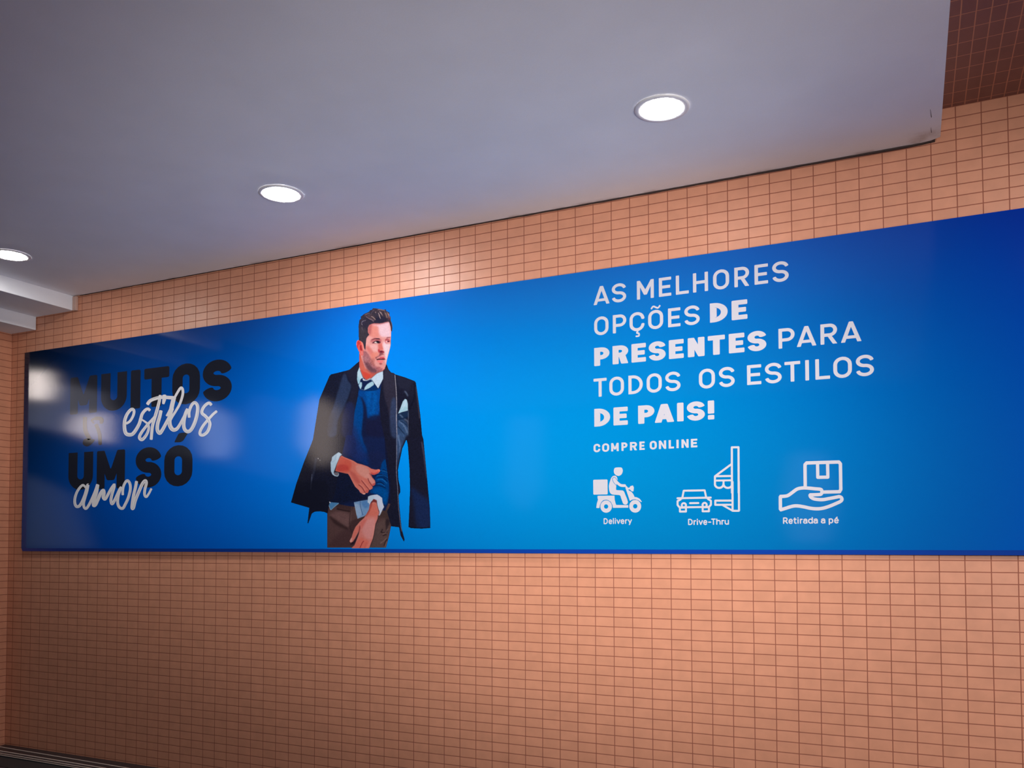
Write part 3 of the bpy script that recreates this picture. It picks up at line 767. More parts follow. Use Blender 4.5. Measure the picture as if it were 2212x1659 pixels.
    for a, w, c in (([(580, 420), (680, 370), (800, 340)], 1.6, (120, 98, 102)), ([(640, 490), (760, 580), (900, 640), (980, 720)], (1.2, 2.4, 2), (120, 98, 108)),
                    ([(880, 480), (980, 540), (1060, 640)], (2, 3, 1), (168, 138, 132)), ([(1190, 330), (1230, 450), (1290, 600)], (1.4, 2.8, .8), (182, 154, 150)),
                    ([(1240, 270), (1310, 340), (1380, 450)], (1.4, 2.8, .8), (160, 136, 134)), ([(1050, 290), (1080, 330)], 1.4, (170, 140, 130)),
                    ([(430, 780), (500, 700), (640, 660)], (1, 1.8, .8), (128, 116, 132)), ([(440, 800), (470, 880)], 1.2, (168, 150, 160)),
                    ([(450, 960), (480, 1100)], 1.4, (92, 80, 90)), ([(1440, 240), (1530, 380), (1580, 560)], (1.4, 3, 1.5), (132, 106, 98)),
                    ([(1560, 300), (1640, 400), (1680, 560)], (1.5, 3, 1.5), (158, 124, 116)), ([(1160, 180), (1300, 190), (1480, 220)], 1.6, (150, 124, 118)),
                    ([(1650, 520), (1690, 620)], 1.8, (120, 52, 60)), ([(1000, 200), (900, 300), (860, 400)], 1.2, (84, 68, 74)),
                    ([(1740, 500), (1750, 650), (1800, 820), (1820, 1000)], .9, (186, 160, 176)), ([(1700, 760), (1760, 950), (1790, 1120)], 1.2, (52, 26, 34))):
        P.l('H', a, w, c, .4, .8, Hh)
    for a in ([(860, 420), (960, 500), (1080, 600)], [(1180, 360), (1210, 480), (1240, 600)], [(1230, 300), (1290, 420), (1340, 560)], [(1380, 300), (1440, 420), (1460, 560)],
              [(620, 560), (780, 640), (940, 740)], [(1600, 360), (1500, 300), (1400, 250)]):
        P.l('H', a, 1.1, (24, 22, 36), .4, .7, Hh)
    P.l('H', [(960, 112), (1120, 128), (1390, 168)], .7, (150, 170, 214), .3, .6, Hh)
    # ---- left hand with its cuff
    P.base('D', [(180, 500), (210, 430), (220, 350), (290, 290), (400, 215), (450, 240), (495, 280), (440, 330), (340, 560), (265, 780), (300, 830), (370, 850), (395, 790), (410, 800), (405, 850), (370, 888), (290, 870), (230, 830), (190, 740)],
           (176, 202, 222), CUFF)
    P.s('D', [(270, 780), (390, 770), (395, 830), (365, 862), (300, 845)], (120, 112, 120), .4, .9, [CUFF, JACKET, SWEATER])
    P.l('D', [(200, 500), (290, 440), (330, 320)], 1.6, (140, 174, 204), .8, .6, [CUFF])
    P.s('D', [(380, 230), (470, 260), (420, 340), (360, 500), (340, 450)], (204, 222, 236), .8, .7, [CUFF])
    P.base('D', [(480, 305), (560, 350), (700, 405), (800, 445), (920, 520), (1040, 550), (1200, 605), (1300, 665), (1390, 690), (1450, 695), (1500, 682), (1540, 695), (1545, 740), (1500, 790), (1400, 835), (1330, 840),
                 (1285, 800), (1340, 920), (1400, 990), (1415, 1040), (1410, 1100), (1370, 1140), (1330, 1145), (1345, 1190), (1330, 1220), (1270, 1255), (1240, 1250), (1225, 1300), (1200, 1340), (1150, 1340),
                 (1130, 1375), (1090, 1380), (1050, 1360), (1000, 1330), (960, 1260), (860, 1170), (790, 1040), (720, 900), (660, 810), (590, 800), (440, 765), (310, 735), (350, 560), (430, 370)], (206, 112, 98), HAND)
    Hd = [HAND]
    P.s('D', [(440, 340), (560, 360), (700, 430), (760, 560), (720, 700), (640, 780), (440, 750), (320, 720), (380, 520)], (204, 86, 70), 1.6, .9, Hd)
    P.s('D', [(320, 660), (440, 560), (640, 580), (680, 700), (560, 720), (420, 740)], (184, 62, 58), 1.4, .7, Hd)
    P.l('D', [(500, 330), (640, 400), (800, 470), (920, 540)], 1.6, (226, 130, 112), .6, .7, Hd)
    P.s('D', [(900, 560), (1100, 590), (1230, 660), (1260, 780), (1200, 900), (1050, 880), (900, 740)], (212, 142, 130), 1.8, .9, Hd)
    P.s('D', [(1100, 900), (1230, 820), (1330, 940), (1400, 1020), (1380, 1100), (1300, 1060), (1200, 950)], (216, 146, 136), 1.2, .8, Hd)
    P.s('D', [(700, 720), (860, 820), (960, 960), (1000, 1060), (900, 1060), (780, 900)], (184, 84, 78), 1.4, .7, Hd)
    P.l('D', [(820, 720), (900, 800), (980, 870)], 1.6, (222, 120, 96), .8, .6, Hd)
    P.s('D', [(1240, 680), (1380, 710), (1510, 700), (1530, 740), (1420, 800), (1300, 790)], (226, 116, 102), .8, .8, Hd)
    P.s('D', [(1290, 770), (1400, 790), (1500, 740), (1460, 810), (1340, 840)], (196, 66, 64), .6, .7, Hd)
    P.s('D', [(1480, 690), (1540, 700), (1530, 750), (1500, 730)], (236, 128, 110), .5, .8, Hd)
    for a, w in (([(1210, 930), (1240, 1020), (1310, 1120), (1340, 1150)], 1.3), ([(1030, 990), (1110, 1090), (1200, 1200), (1240, 1250)], 1.3), ([(950, 1110), (1040, 1180), (1110, 1290), (1140, 1340)], 1.3)):
        P.l('D', a, w, (104, 30, 44), .4, .9, Hd)
        q = [(x + 26, y - 22) for x, y in a]
        P.l('D', q, 1.8, (226, 146, 134), .8, .5, Hd)
    P.l('D', [(1250, 790), (1290, 850), (1340, 920)], 1.2, (128, 50, 56), .5, .7, Hd)
    P.s('D', [(1140, 1270), (1220, 1260), (1220, 1320), (1170, 1330)], (196, 84, 78), .6, .7, Hd)
    P.s('D', [(1330, 1100), (1400, 1060), (1400, 1110), (1350, 1140)], (184, 70, 74), .5, .7, Hd)
    P.s('D', [(1055, 1350), (1140, 1345), (1130, 1375), (1080, 1380)], (232, 178, 164), .4, .8, Hd)
    P.s('D', [(960, 1180), (1040, 1240), (1080, 1320), (1040, 1340), (960, 1250)], (216, 130, 120), .7, .6, Hd)
    P.l('D', [(700, 860), (800, 1050), (900, 1190), (1000, 1320)], 1, (232, 150, 140), .5, .6, Hd)
    # ---- shirt tails below the sweater
    P.base('E', [(975, 465), (1010, 480), (1200, 495), (1200, 510), (1100, 590), (1020, 662), (1000, 660), (965, 560), (985, 500)], (74, 128, 176), TAIL)
    P.l('E', [(1195, 508), (1100, 580), (1015, 655), (970, 560)], .9, (186, 204, 214), .35, .8, [TAIL])
    P.s('E', [(970, 465), (1005, 470), (1005, 500), (975, 495)], (214, 214, 220), .4, 1, [TAIL])
    P.base('E', [(1550, 480), (1700, 450), (1860, 425), (1927, 440), (1927, 620), (1840, 760), (1790, 800), (1630, 862), (1600, 740)], (112, 148, 190), TAIL2)
    P.s('E', [(1560, 520), (1680, 560), (1720, 760), (1640, 840), (1600, 740)], (150, 174, 206), 1.4, .8, [TAIL2])
    P.s('E', [(1720, 470), (1860, 450), (1900, 560), (1800, 620)], (70, 118, 176), 1.4, .7, [TAIL2])
    P.l('E', [(1690, 460), (1700, 580), (1755, 780)], .8, (20, 44, 96), .35, .9, [TAIL2])
    P.l('E', [(1552, 490), (1600, 740), (1632, 855), (1790, 800)], 1, (206, 208, 214), .35, .8, [TAIL2])
    # ---- right cuff and hand
    Hr = [HAND2]
    P.base('G', [(580, 490), (590, 350), (640, 325), (720, 310), (800, 302), (850, 330), (915, 380), (925, 480), (960, 590), (930, 640), (870, 770), (845, 795), (830, 770), (845, 700), (800, 560), (780, 430),
                 (720, 405), (660, 470), (620, 540), (610, 500)], (196, 206, 226), CUFF2)
    P.s('G', [(600, 360), (700, 330), (740, 380), (660, 450), (600, 470)], (176, 200, 218), .8, .8, [CUFF2])
    P.s('G', [(800, 400), (880, 400), (910, 520), (930, 600), (860, 700)], (204, 208, 228), 1, .7, [CUFF2])
    P.l('G', [(830, 420), (850, 560), (880, 680)], 1.2, (170, 180, 206), .7, .6, [CUFF2])
    P.base('G', [(715, 405), (780, 430), (800, 560), (845, 700), (835, 770), (815, 790), (810, 860), (760, 980), (740, 1100), (720, 1230), (695, 1330), (660, 1420), (615, 1545), (200, 1545), (280, 1470), (330, 1340), (370, 1230),
                 (390, 1130), (350, 1200), (290, 1310), (240, 1390), (185, 1418), (160, 1380), (210, 1290), (250, 1160), (300, 1050), (400, 930), (500, 840), (560, 740), (610, 650), (630, 530)], (210, 122, 112), HAND2)
    P.s('G', [(715, 410), (780, 440), (800, 520), (770, 490), (700, 480), (640, 560), (660, 470)], (110, 42, 42), .7, .9, Hr)
    P.s('G', [(640, 560), (760, 500), (810, 640), (820, 780), (700, 800), (580, 760)], (208, 108, 92), 1.4, .8, Hr)
    P.s('G', [(620, 560), (690, 520), (640, 660), (560, 800), (540, 790)], (160, 66, 58), .9, .7, Hr)
    P.s('G', [(480, 960), (640, 850), (760, 900), (720, 1150), (660, 1330), (540, 1300), (450, 1150)], (214, 142, 138), 2.2, .9, Hr)
    P.s('G', [(420, 960), (560, 860), (500, 1000), (440, 1090)], (206, 104, 94), 1.4, .8, Hr)
    P.s('G', [(390, 1020), (410, 1060), (390, 1160), (330, 1280), (270, 1380), (360, 1200)], (120, 40, 46), .8, .8, Hr)
    P.s('G', [(300, 1070), (380, 1040), (350, 1150), (260, 1310), (210, 1370), (240, 1260)], (216, 112, 98), .9, .8, Hr)
    P.s('G', [(170, 1370), (200, 1300), (225, 1320), (220, 1380), (190, 1410)], (226, 166, 158), .5, .8, Hr)
    P.s('G', [(260, 1500), (400, 1300), (520, 1350), (600, 1380), (560, 1545), (220, 1545)], (218, 108, 92), 1.6, .8, Hr)
    P.l('G', [(490, 1375), (450, 1430), (400, 1540)], 1.5, (140, 36, 44), .45, .9, Hr)
    P.l('G', [(640, 1380), (600, 1460), (560, 1545)], 1.8, (232, 140, 130), .8, .6, Hr)
    P.l('G', [(560, 1400), (530, 1470), (500, 1540)], 1.2, (184, 78, 74), .8, .5, Hr)
    P.l('G', [(730, 1000), (710, 1200), (680, 1330)], 1.6, (232, 160, 150), .7, .6, Hr)
    P.l('G', [(835, 660), (850, 720), (838, 775)], 1, (70, 26, 36), .4, .8, [HAND2, CUFF2])
    P.l('G', [(790, 430), (805, 560), (845, 700)], 1, (84, 34, 36), .4, .8, [HAND2, CUFF2])
    # ---- fabric and hair grain of the printed picture
    rng = np.random.default_rng(4)
    n = rng.normal(0, 1, P.lab.shape).astype(np.float32)
    n1 = gblur(n, 0.9) * 3.2
    n2 = gblur(rng.normal(0, 1, P.lab.shape).astype(np.float32), 2.4) * 8
    amp = np.zeros(P.lab.shape, np.float32)
    for k, a in ((HAIR, .11), (SKIN, .03), (SWEATER, .10), (JACKET, .10), (TROUSERS, .06), (HAND, .03), (SHIRT, .03), (CUFF, .02), (HAND2, .03), (TAIL, .03), (TAIL2, .03)):
        amp[P.lab == k] = a
    b = mask_poly(smooth_pts(loc('F', [(440, 640), (560, 700), (680, 880), (760, 1020), (860, 1150), (960, 1240), (1150, 1300), (1160, 1400), (900, 1480), (740, 1470), (600, 1350), (480, 1170), (420, 950)])))
    if b:
        x0, y0, M = b
        sub = amp[y0:y0 + M.shape[0], x0:x0 + M.shape[1]]
        sub[...] = np.where(M > 0.5, np.maximum(sub, .12), sub)
    P.rgb = np.clip(P.rgb * (1 + amp * (n1 + n2) * 0.35)[..., None] + (amp * n1 * 3)[..., None], 0, 255)
    return P

# ============================================================ the banner
# front face of the board: y = YP.  Artwork measured in the photo is taken back to board metres with
# one fixed plane-to-plane map, so everything printed is one flat print at its real size.
YP = -0.030
EYE = np.array([0.086152, -4.164612, 0.089320 + ZO])   # survey point of the plane-to-plane map (a fixed measurement, independent of the scene camera)
def board(p):
    p = np.atleast_2d(np.asarray(p, float))
    d = np.c_[(p[:, 0] - CPX) / FPX, (p[:, 1] - CPY) / FPX, np.ones(len(p))] @ RWC
    t = (YP - EYE[1]) / d[:, 1]
    return np.c_[EYE[0] + d[:, 0] * t, EYE[2] + d[:, 2] * t - ZO]

BX0, BX1, BZ0, BZ1 = -5.842, 0.82, 0.0230, 1.4965
LIP = 0.0215
banner = empty('advertising_banner', (0, 0, ZO), 'long blue advertising banner with a printed man and white lettering on the tiled wall', 'banner')

def banner_material(name, edge=False):
    N = Nodes(name)
    tc = N.n('ShaderNodeTexCoord')
    sp = N.n('ShaderNodeSeparateXYZ')
    N.l(tc.outputs['Object'], sp.inputs[0])
    X, Z = sp.outputs[0], sp.outputs[2]
    # printed gradient: cyan-blue in the middle, deeper blue to the ends and the top (log-quadratic blend of the two inks)
    def blend(k, top):
        q = N.math('MULTIPLY_ADD', X, k[3], k[2])
        q = N.math('MULTIPLY_ADD', q, X, k[1])
        q = N.math('MULTIPLY_ADD', q, X, k[0])
        s = N.math('ADD', N.math('MULTIPLY_ADD', X, k[7], k[6]), N.math('MULTIPLY', Z, k[8]))
        r = N.math('ADD', N.math('MULTIPLY_ADD', Z, k[5], k[4]), N.math('MULTIPLY', X, s))
        return N.math('MINIMUM', N.math('EXPONENT', N.math('MULTIPLY_ADD', r, Z, q)), top)
    cc = N.n('ShaderNodeCombineColor')
    cc.inputs[0].default_value = 0.0
    N.l(blend((-2.23, -0.5155, -0.1576, -0.0064, 0.4001, -0.6215, -0.5062, -0.0757, 0.1334), .6), cc.inputs[1])
    N.l(blend((-0.95, 0.0693, 0.1406, 0.0258, 0.0417, -0.0895, -0.52, -0.0707, 0.2238), .85), cc.inputs[2])
    N.l(cc.outputs[0], N.b.inputs['Base Color'])
    finish(N, tc)
    return N

def finish(N, tc=None, rough=0.062):
    """satin laminate over the whole print, with the faint vertical ribs of the sheet"""
    tc = tc or N.n('ShaderNodeTexCoord')
    sp = N.n('ShaderNodeSeparateXYZ')
    N.l(tc.outputs['Object'], sp.inputs[0])
    N.b.inputs['Roughness'].default_value = rough
    N.b.inputs['Specular IOR Level'].default_value = 0.42
    nz = N.n('ShaderNodeTexNoise')
    nz.inputs['Scale'].default_value = 420
    nz.inputs['Detail'].default_value = 2
    N.l(tc.outputs['Object'], nz.inputs['Vector'])
    rib = N.math('SINE', N.math('MULTIPLY', sp.outputs[0], 2 * math.pi / 0.0062))
    hsum = N.math('ADD', N.math('MULTIPLY', nz.outputs[0], 0.00004), N.math('MULTIPLY', rib, 0.000012))
    b1 = N.n('ShaderNodeBump')
    b1.inputs['Strength'].default_value = 0.5
    b1.inputs['Distance'].default_value = 1.0
    N.l(hsum, b1.inputs['Height'])
    N.l(b1.outputs[0], N.b.inputs['Normal'])

m_ban = banner_material('blue_banner_print')
m_lip = Nodes('banner_wrap_blue').set(Base_Color=(0.0, 0.055, 0.42), Roughness=0.4)

# board body with bevelled wrap-around edges
def board_body():
    yb, yf = -0.002, YP
    ins = .004
    o4 = [(BX0, BZ0), (BX1, BZ0), (BX1, BZ1), (BX0, BZ1)]
    i4 = [(BX0 + ins, BZ0 + LIP), (BX1 - ins, BZ0 + LIP), (BX1 - ins, BZ1 - ins), (BX0 + ins, BZ1 - ins)]
    V = [(x, yb, z) for x, z in o4] + [(x, yf + .012, z) for x, z in o4] + [(x, yf + .0006, z) for x, z in i4]
    F = [(3, 2, 1, 0)] + [(i, (i + 1) % 4, 4 + (i + 1) % 4, 4 + i) for i in range(4)] + [(4 + i, 4 + (i + 1) % 4, 8 + (i + 1) % 4, 8 + i) for i in range(4)]
    return V, F, i4
V, F, i4 = board_body()
mesh_obj('banner_edge', V, F, m_lip, banner, label='dark blue wrapped edge of the banner')
nx = 60
xs = np.linspace(i4[0][0], i4[1][0], nx)
V = [(x, YP, z) for x in xs for z in (i4[0][1], i4[2][1])] + [(x, YP + .0008, z) for x in xs for z in (i4[0][1], i4[2][1])]
F = [(2 * i, 2 * i + 2, 2 * i + 3, 2 * i + 1) for i in range(nx - 1)]
m = 2 * nx
F += [(m + 2 * i + 1, m + 2 * i + 3, m + 2 * i + 2, m + 2 * i) for i in range(nx - 1)]
F += [(2 * i + 1, 2 * i + 3, m + 2 * i + 3, m + 2 * i + 1) for i in range(nx - 1)] + [(m + 2 * i, m + 2 * i + 2, 2 * i + 2, 2 * i) for i in range(nx - 1)]
mesh_obj('banner_face', V, F, m_ban, banner, label='blue printed face of the banner')

def ink(name, col, rough=0.062):
    N = Nodes(name)
    N.set(Base_Color=col)
    finish(N, rough=rough)
    return N
m_white = ink('white_ink', (0.52, 0.50, 0.55))
m_brush = ink('brushed_white_ink', (0.86, 0.84, 0.87))
m_black = ink('dark_ink', (0.016, 0.018, 0.030))

# ------------------------------------------------------------ flat shapes from ordered polygons
def winding(P, q):
    """non-zero winding number of polygon q around points P"""
    a, b = q, np.roll(q, -1, 0)
    w = np.zeros(len(P), int)
    for (x0, y0), (x1, y1) in zip(a, b):
        if y0 == y1:
            continue
        cr = (x1 - x0) * (P[:, 1] - y0) - (P[:, 0] - x0) * (y1 - y0)
        w += ((y0 <= P[:, 1]) & (y1 > P[:, 1]) & (cr > 0)).astype(int)
        w -= ((y0 > P[:, 1]) & (y1 <= P[:, 1]) & (cr < 0)).astype(int)
    return w

def region(ops):
    """ops: list of ('+', poly) ('-', poly) ('&', poly), applied in order -> triangles"""
    V, E = [], []
    for _, q in ops:
        n0 = len(V)
        V += [Vector((float(x), float(y))) for x, y in q]
        E += [(n0 + i, n0 + (i + 1) % len(q)) for i in range(len(q))]
    ov, oe, of = delaunay_2d_cdt(V, E, [], 0, 1e-7)[:3]
    ov = np.array([tuple(v) for v in ov])
    of = np.array([f for f in of if len(f) == 3])
    c = ov[of].mean(1)
    ins = np.zeros(len(of), bool)
    for s, q in ops:
        w = winding(c, np.asarray(q, float)) != 0
        ins = ins | w if s == '+' else (ins & ~w if s == '-' else ins & w)
    of = of[ins]
    used = np.unique(of)
    mp = np.zeros(len(ov), int)
    mp[used] = np.arange(len(used))
    return ov[used], mp[of]

LAYER = {}
def print_shape(name, oplists, mat, layer=1, parent=None, label=None):
    """join several flat regions (board metres) into one printed mesh lying on the board"""
    V, F = [], []
    for ops in oplists:
        v, f = region(ops)
        n0 = len(V)
        V += [(x, YP - .00025 * layer, z) for x, z in v]
        for a, b, c in f:
            A, B, C = v[a], v[b], v[c]
            cr = (B[0] - A[0]) * (C[1] - A[1]) - (B[1] - A[1]) * (C[0] - A[0])
            F.append((a + n0, b + n0, c + n0) if cr > 0 else (a + n0, c + n0, b + n0))
    return mesh_obj(name, V, F, mat, parent or banner, label=label)

# ------------------------------------------------------------ letters (own drawings of a rounded grotesque)
def arc(cx, cy, rx, ry, a0, a1, n=10):
    t = np.radians(np.linspace(a0, a1, n))
    return np.c_[cx + rx * np.cos(t), cy + ry * np.sin(t)]
def rr(x0, y0, x1, y1, r):
    r = min(r, abs(x1 - x0) / 2, abs(y1 - y0) / 2)
    if r < 1e-6:
        return np.array([(x0, y0), (x1, y0), (x1, y1), (x0, y1)])
    return np.vstack([arc(x1 - r, y0 + r, r, r, -90, 0, 6), arc(x1 - r, y1 - r, r, r, 0, 90, 6), arc(x0 + r, y1 - r, r, r, 90, 180, 6), arc(x0 + r, y0 + r, r, r, 180, 270, 6)])
def rnd(pts, r):
    """polygon with filleted corners"""
    p = np.asarray(pts, float)
    out = []
    for i in range(len(p)):
        a, b, c = p[i - 1], p[i], p[(i + 1) % len(p)]
        u, v = a - b, c - b
        lu, lv = np.linalg.norm(u), np.linalg.norm(v)
        k = min(r, lu * .45, lv * .45)
        A, C = b + u / lu * k, b + v / lv * k
        for t in (0, .33, .67, 1):
            out.append((1 - t) ** 2 * A + 2 * t * (1 - t) * b + t * t * C)
    return np.array(out)
def stroke(path, w, cap=0.0):
    """band of width w (number or one per point) along a path; cap = roundness of the ends 0..1"""
    c = np.asarray(path, float)
    t = np.gradient(c, axis=0)
    t /= np.maximum(np.linalg.norm(t, axis=1), 1e-9)[:, None]
    n = np.c_[-t[:, 1], t[:, 0]]
    w = np.full(len(c), w) if np.ndim(w) == 0 else np.asarray(w, float)
    L, R = c + n * w[:, None] / 2, c - n * w[:, None] / 2
    if cap <= 0:
        return np.vstack([L, R[::-1]])
    def endcap(p, tt, nn, ww):
        a = np.radians(np.linspace(80, -80, 7))
        return np.array([p + nn * math.sin(x) * ww / 2 + tt * math.cos(x) * ww / 2 * cap for x in a])
    return np.vstack([L, endcap(c[-1], t[-1], n[-1], w[-1]), R[::-1], endcap(c[0], -t[0], -n[0], w[0])])
def polyw(pts, w, cap=1.0):
    """straight-segment stroke: list of '+' ops with round joins"""
    p = np.asarray(pts, float)
    ops = [('+', stroke([a, (a + b) / 2, b], w, cap)) for a, b in zip(p[:-1], p[1:])]
    return ops + [('+', arc(x, y, w / 2, w / 2, 0, 340, 14)) for x, y in p[1:-1]]

def glyph(ch, w, h, t, r):
    """ops for one capital in a box w x h, stem t, corner radius r"""
    R = lambda *a: ('+', rr(*a, r))
    bowl = min(w * .5, h * .5)
    def Oshape(W=w, H=h):
        k = min(W / 2, H / 2)
        ki = max(min(W / 2 - t, H / 2 - t), .01 * h)
        sq = 1.0
        return [('+', rr(0, 0, W, H, k * .98)), ('-', rr(t, t, W - t, H - t, ki * sq))]
    if ch in 'IL':
        o = [R(0, 0, t, h)]
        return o + ([R(0, 0, w, t)] if ch == 'L' else [])
    if ch == '!':
        return [R(0, h * .31, w, h), R(0, 0, w, h * .235)]
    if ch == 'E':
        return [R(0, 0, t, h), R(0, h - t, w, h), R(0, h / 2 - t / 2, w * .92, h / 2 + t / 2), R(0, 0, w, t)]
    if ch == 'T':
        return [R(0, h - t, w, h), R(w / 2 - t / 2, 0, w / 2 + t / 2, h)]
    if ch == 'H':
        return [R(0, 0, t, h), R(w - t, 0, w, h), ('+', rr(t / 2, h / 2 - t / 2, w - t / 2, h / 2 + t / 2, 0))]
    if ch == 'N':
        return [R(0, 0, t, h), R(w - t, 0, w, h), ('+', rnd([(0, h), (t * .95, h), (w, 0), (w - t * .95, 0)], r))]
    if ch == 'M':
        v = h * .22
        return [R(0, 0, t, h), R(w - t, 0, w, h), ('+', rnd([(0, h), (t * .95, h), (w / 2, v + h * .28), (w - t * .95, h), (w, h), (w / 2 + t * .45, v), (w / 2 - t * .45, v)], r))]
    if ch == 'A':
        a = t * .52
        s = (w / 2 - a) / h
        yb = h * .17
        k = t * 1.08
        X = lambda y: k + s * y                         # inner left edge
        top = h - t * 1.05
        ytip = (w / 2 - k) / s if s > 0 else h
        yt = min(ytip, top + t * .9)
        return [('+', rnd([(0, 0), (w / 2 - a, h), (w / 2 + a, h), (w, 0)], r * 1.2)),
                ('-', [(X(-.1 * h) , -.1 * h), (X(yb), yb), (w - X(yb), yb), (w - X(-.1 * h), -.1 * h)]),
                ('-', [(X(yb + t * .92), yb + t * .92), (w / 2 - .001 * w, yt), (w / 2 + .001 * w, yt), (w - X(yb + t * .92), yb + t * .92)])]
    if ch == 'O':
        return Oshape()
    if ch == 'Q':
        return Oshape()
    if ch == 'U':
        k = w / 2
        return [('+', np.vstack([[(0, h)], arc(k, k, k, k, 180, 360, 18), [(w, h)]])), ('-', np.vstack([[(t, h * 1.1)], arc(k, k, k - t, k - t, 180, 360, 14), [(w - t, h * 1.1)]]))]
    if ch == 'C':
        o = Oshape()
        return o + [('-', [(w - t * 1.02, h * .36), (w * 1.1, h * .36), (w * 1.1, h * .64), (w - t * 1.02, h * .64)]),
                    ('+', arc(w - t / 2, h * .66, t / 2, t * .35, 0, 340, 12)), ('+', arc(w - t / 2, h * .34, t / 2, t * .35, 0, 340, 12))]
    if ch == 'D':
        k = min(w - t * .2, h / 2) * .98
        ki = max(k - t, .02 * h)
        return [('+', np.vstack([[(0, 0)], arc(w - k, k, k, k, -90, 0, 12), arc(w - k, h - k, k, k, 0, 90, 12), [(0, h)]])),
                ('-', np.vstack([[(t, t)], arc(w - t - ki, t + ki, ki, ki, -90, 0, 10), arc(w - t - ki, h - t - ki, ki, ki, 0, 90, 10), [(t, h - t)]]))]
    if ch in 'PR':
        y0 = h * (.34 if ch == 'P' else .37)
        k = (h - y0) / 2
        kx = min(k, w - t)
        ki, kxi = max(k - t, .01 * h), max(kx - t, .01 * w)
        o = [R(0, 0, t, h), ('+', np.vstack([[(0, y0)], arc(w - kx, y0 + k, kx, k, -90, 90, 18), [(0, h)]])),
             ('-', np.vstack([[(t, y0 + t)], arc(w - t - kxi, y0 + k, kxi, k - t if k - t > 0 else ki, -90, 90, 14), [(t, h - t)]]))]
        if ch == 'R':
            o.append(('+', rnd([(w * .36, y0 + t * .6), (w * .36 + t * 1.12, y0 + t * .6), (w, 0), (w - t * 1.16, 0)], r)))
        return o
    if ch == 'S':
        x0, x1, ya, yb, ym = t / 2, w - t / 2, t / 2, h - t / 2, h / 2
        cx = w / 2
        q1, q0 = (yb + ym) / 2, (ya + ym) / 2
        rx = (x1 - x0) / 2
        p = np.vstack([arc(cx, q1, rx, yb - q1, 12, 90, 9), arc(cx, q1, rx, yb - q1, 90, 180, 9)[1:], arc(cx, q1, rx, q1 - ym, 180, 262, 9)[1:],
                       arc(cx, q0, rx, ym - q0, 82, 0, 9), arc(cx, q0, rx, q0 - ya, 0, -90, 9)[1:], arc(cx, q0, rx, q0 - ya, -90, -168, 9)[1:]])
        return [('+', stroke(p, t, .35))]
    raise KeyError(ch)

def place(ops, x, z, sx=1.0, sz=1.0):
    return [(s, np.asarray(q, float) * [sx, sz] + [x, z]) for s, q in ops]

def letter(ch, x0, x1, z0, z1, tv, th):
    """capital between x0 and x1, standing on z0; tv / th = thickness of upright and level strokes"""
    acc = {'Ç': 'C', 'Õ': 'O', 'Ó': 'O'}
    b = acc.get(ch, ch)
    k = tv / th
    h = z1 - z0
    w = (x1 - x0) / k
    if b in 'OSCQ':                                      # overshoot of round letters
        z0 -= h * .012
        h *= 1.024
    ops = place(glyph(b, w, h, th, th * .16), x0, z0, k)
    if ch == 'Ç':
        cx = (x0 + x1) / 2
        p = smooth_pts(np.array([(cx + .006, z0 + .004), (cx - .001, z0 - .009), (cx + .009, z0 - .013), (cx + .009, z0 - .025), (cx - .006, z0 - .026)]), False, 5)
        ops.append(('+', stroke(p, tv * .5, .5)))
    if ch == 'Õ':
        cx = (x0 + x1) / 2
        p = smooth_pts(np.array([(cx - .022, z1 + .009), (cx - .012, z1 + .020), (cx, z1 + .015), (cx + .012, z1 + .010), (cx + .023, z1 + .021)]), False, 5)
        ops.append(('+', stroke(p, tv * .52, .4)))
    return ops

def span(k, xs, y):
    """left/right marks of letters in a crop -> board x"""
    return [(board(loc(k, [(a, y)]))[0, 0], board(loc(k, [(b, y)]))[0, 0]) for a, b in xs]
CRP['T'] = (1260, 540, 3.3515)
CRP['U'] = (1260, 930, 3.6867)
REG, BLK = (.0165, .0150), (.0325, .0225)
def word(name, text, k, xs, y, z0, z1, wt, mat=None, layer=1):
    ops = []
    for ch, (a, b) in zip(text, span(k, xs, y)):
        q = .0012                                       # the marks include a little blur
        ops.append(letter(ch, a + q, b - q, z0, z1, *wt))
    return print_shape(name, ops, mat or m_white, layer)
L1, L2, L3, L4, L5 = (1.3090, 1.4045), (1.1503, 1.2448), (.9908, 1.0853), (.8305, .9255), (.6768, .7690)
word('headline_word', 'AS', 'T', [(72, 192), (205, 312)], 320, *L1, REG)
word('headline_word', 'MELHORES', 'T', [(386, 512), (545, 638), (668, 765), (792, 905), (938, 1058), (1092, 1203), (1238, 1340), (1367, 1490)], 230, *L1, REG)
word('headline_word', 'OPÇÕES', 'T', [(77, 184), (212, 313), (333, 445), (468, 580), (612, 705), (730, 845)], 500, *L2, REG)
word('headline_word', 'DE', 'T', [(915, 1047), (1072, 1190)], 450, *L2, BLK)
word('headline_word', 'PRESENTES', 'T', [(77, 191), (210, 327), (347, 455), (472, 598), (618, 729), (755, 880), (900, 1028), (1052, 1169), (1188, 1328)], 720, *L3, BLK)
word('headline_word', 'PARA', 'T', [(1411, 1532), (1542, 1689), (1715, 1840), (1862, 2016)], 620, *L3, REG)
word('headline_word', 'TODOS', 'T', [(73, 171), (187, 296), (325, 432), (457, 570), (592, 706)], 970, *L4, REG)
word('headline_word', 'OS', 'T', [(835, 955), (980, 1098)], 920, *L4, REG)
word('headline_word', 'ESTILOS', 'T', [(1183, 1290), (1313, 1438), (1455, 1573), (1605, 1636), (1678, 1788), (1808, 1947), (1972, 2107)], 870, *L4, REG)
word('headline_word', 'DE', 'T', [(78, 196), (217, 324)], 1210, *L5, BLK)
word('headline_word', 'PAIS!', 'T', [(395, 517), (514, 660), (677, 727), (748, 882), (900, 950)], 1170, *L5, BLK)
CB = (.0112, .0092)
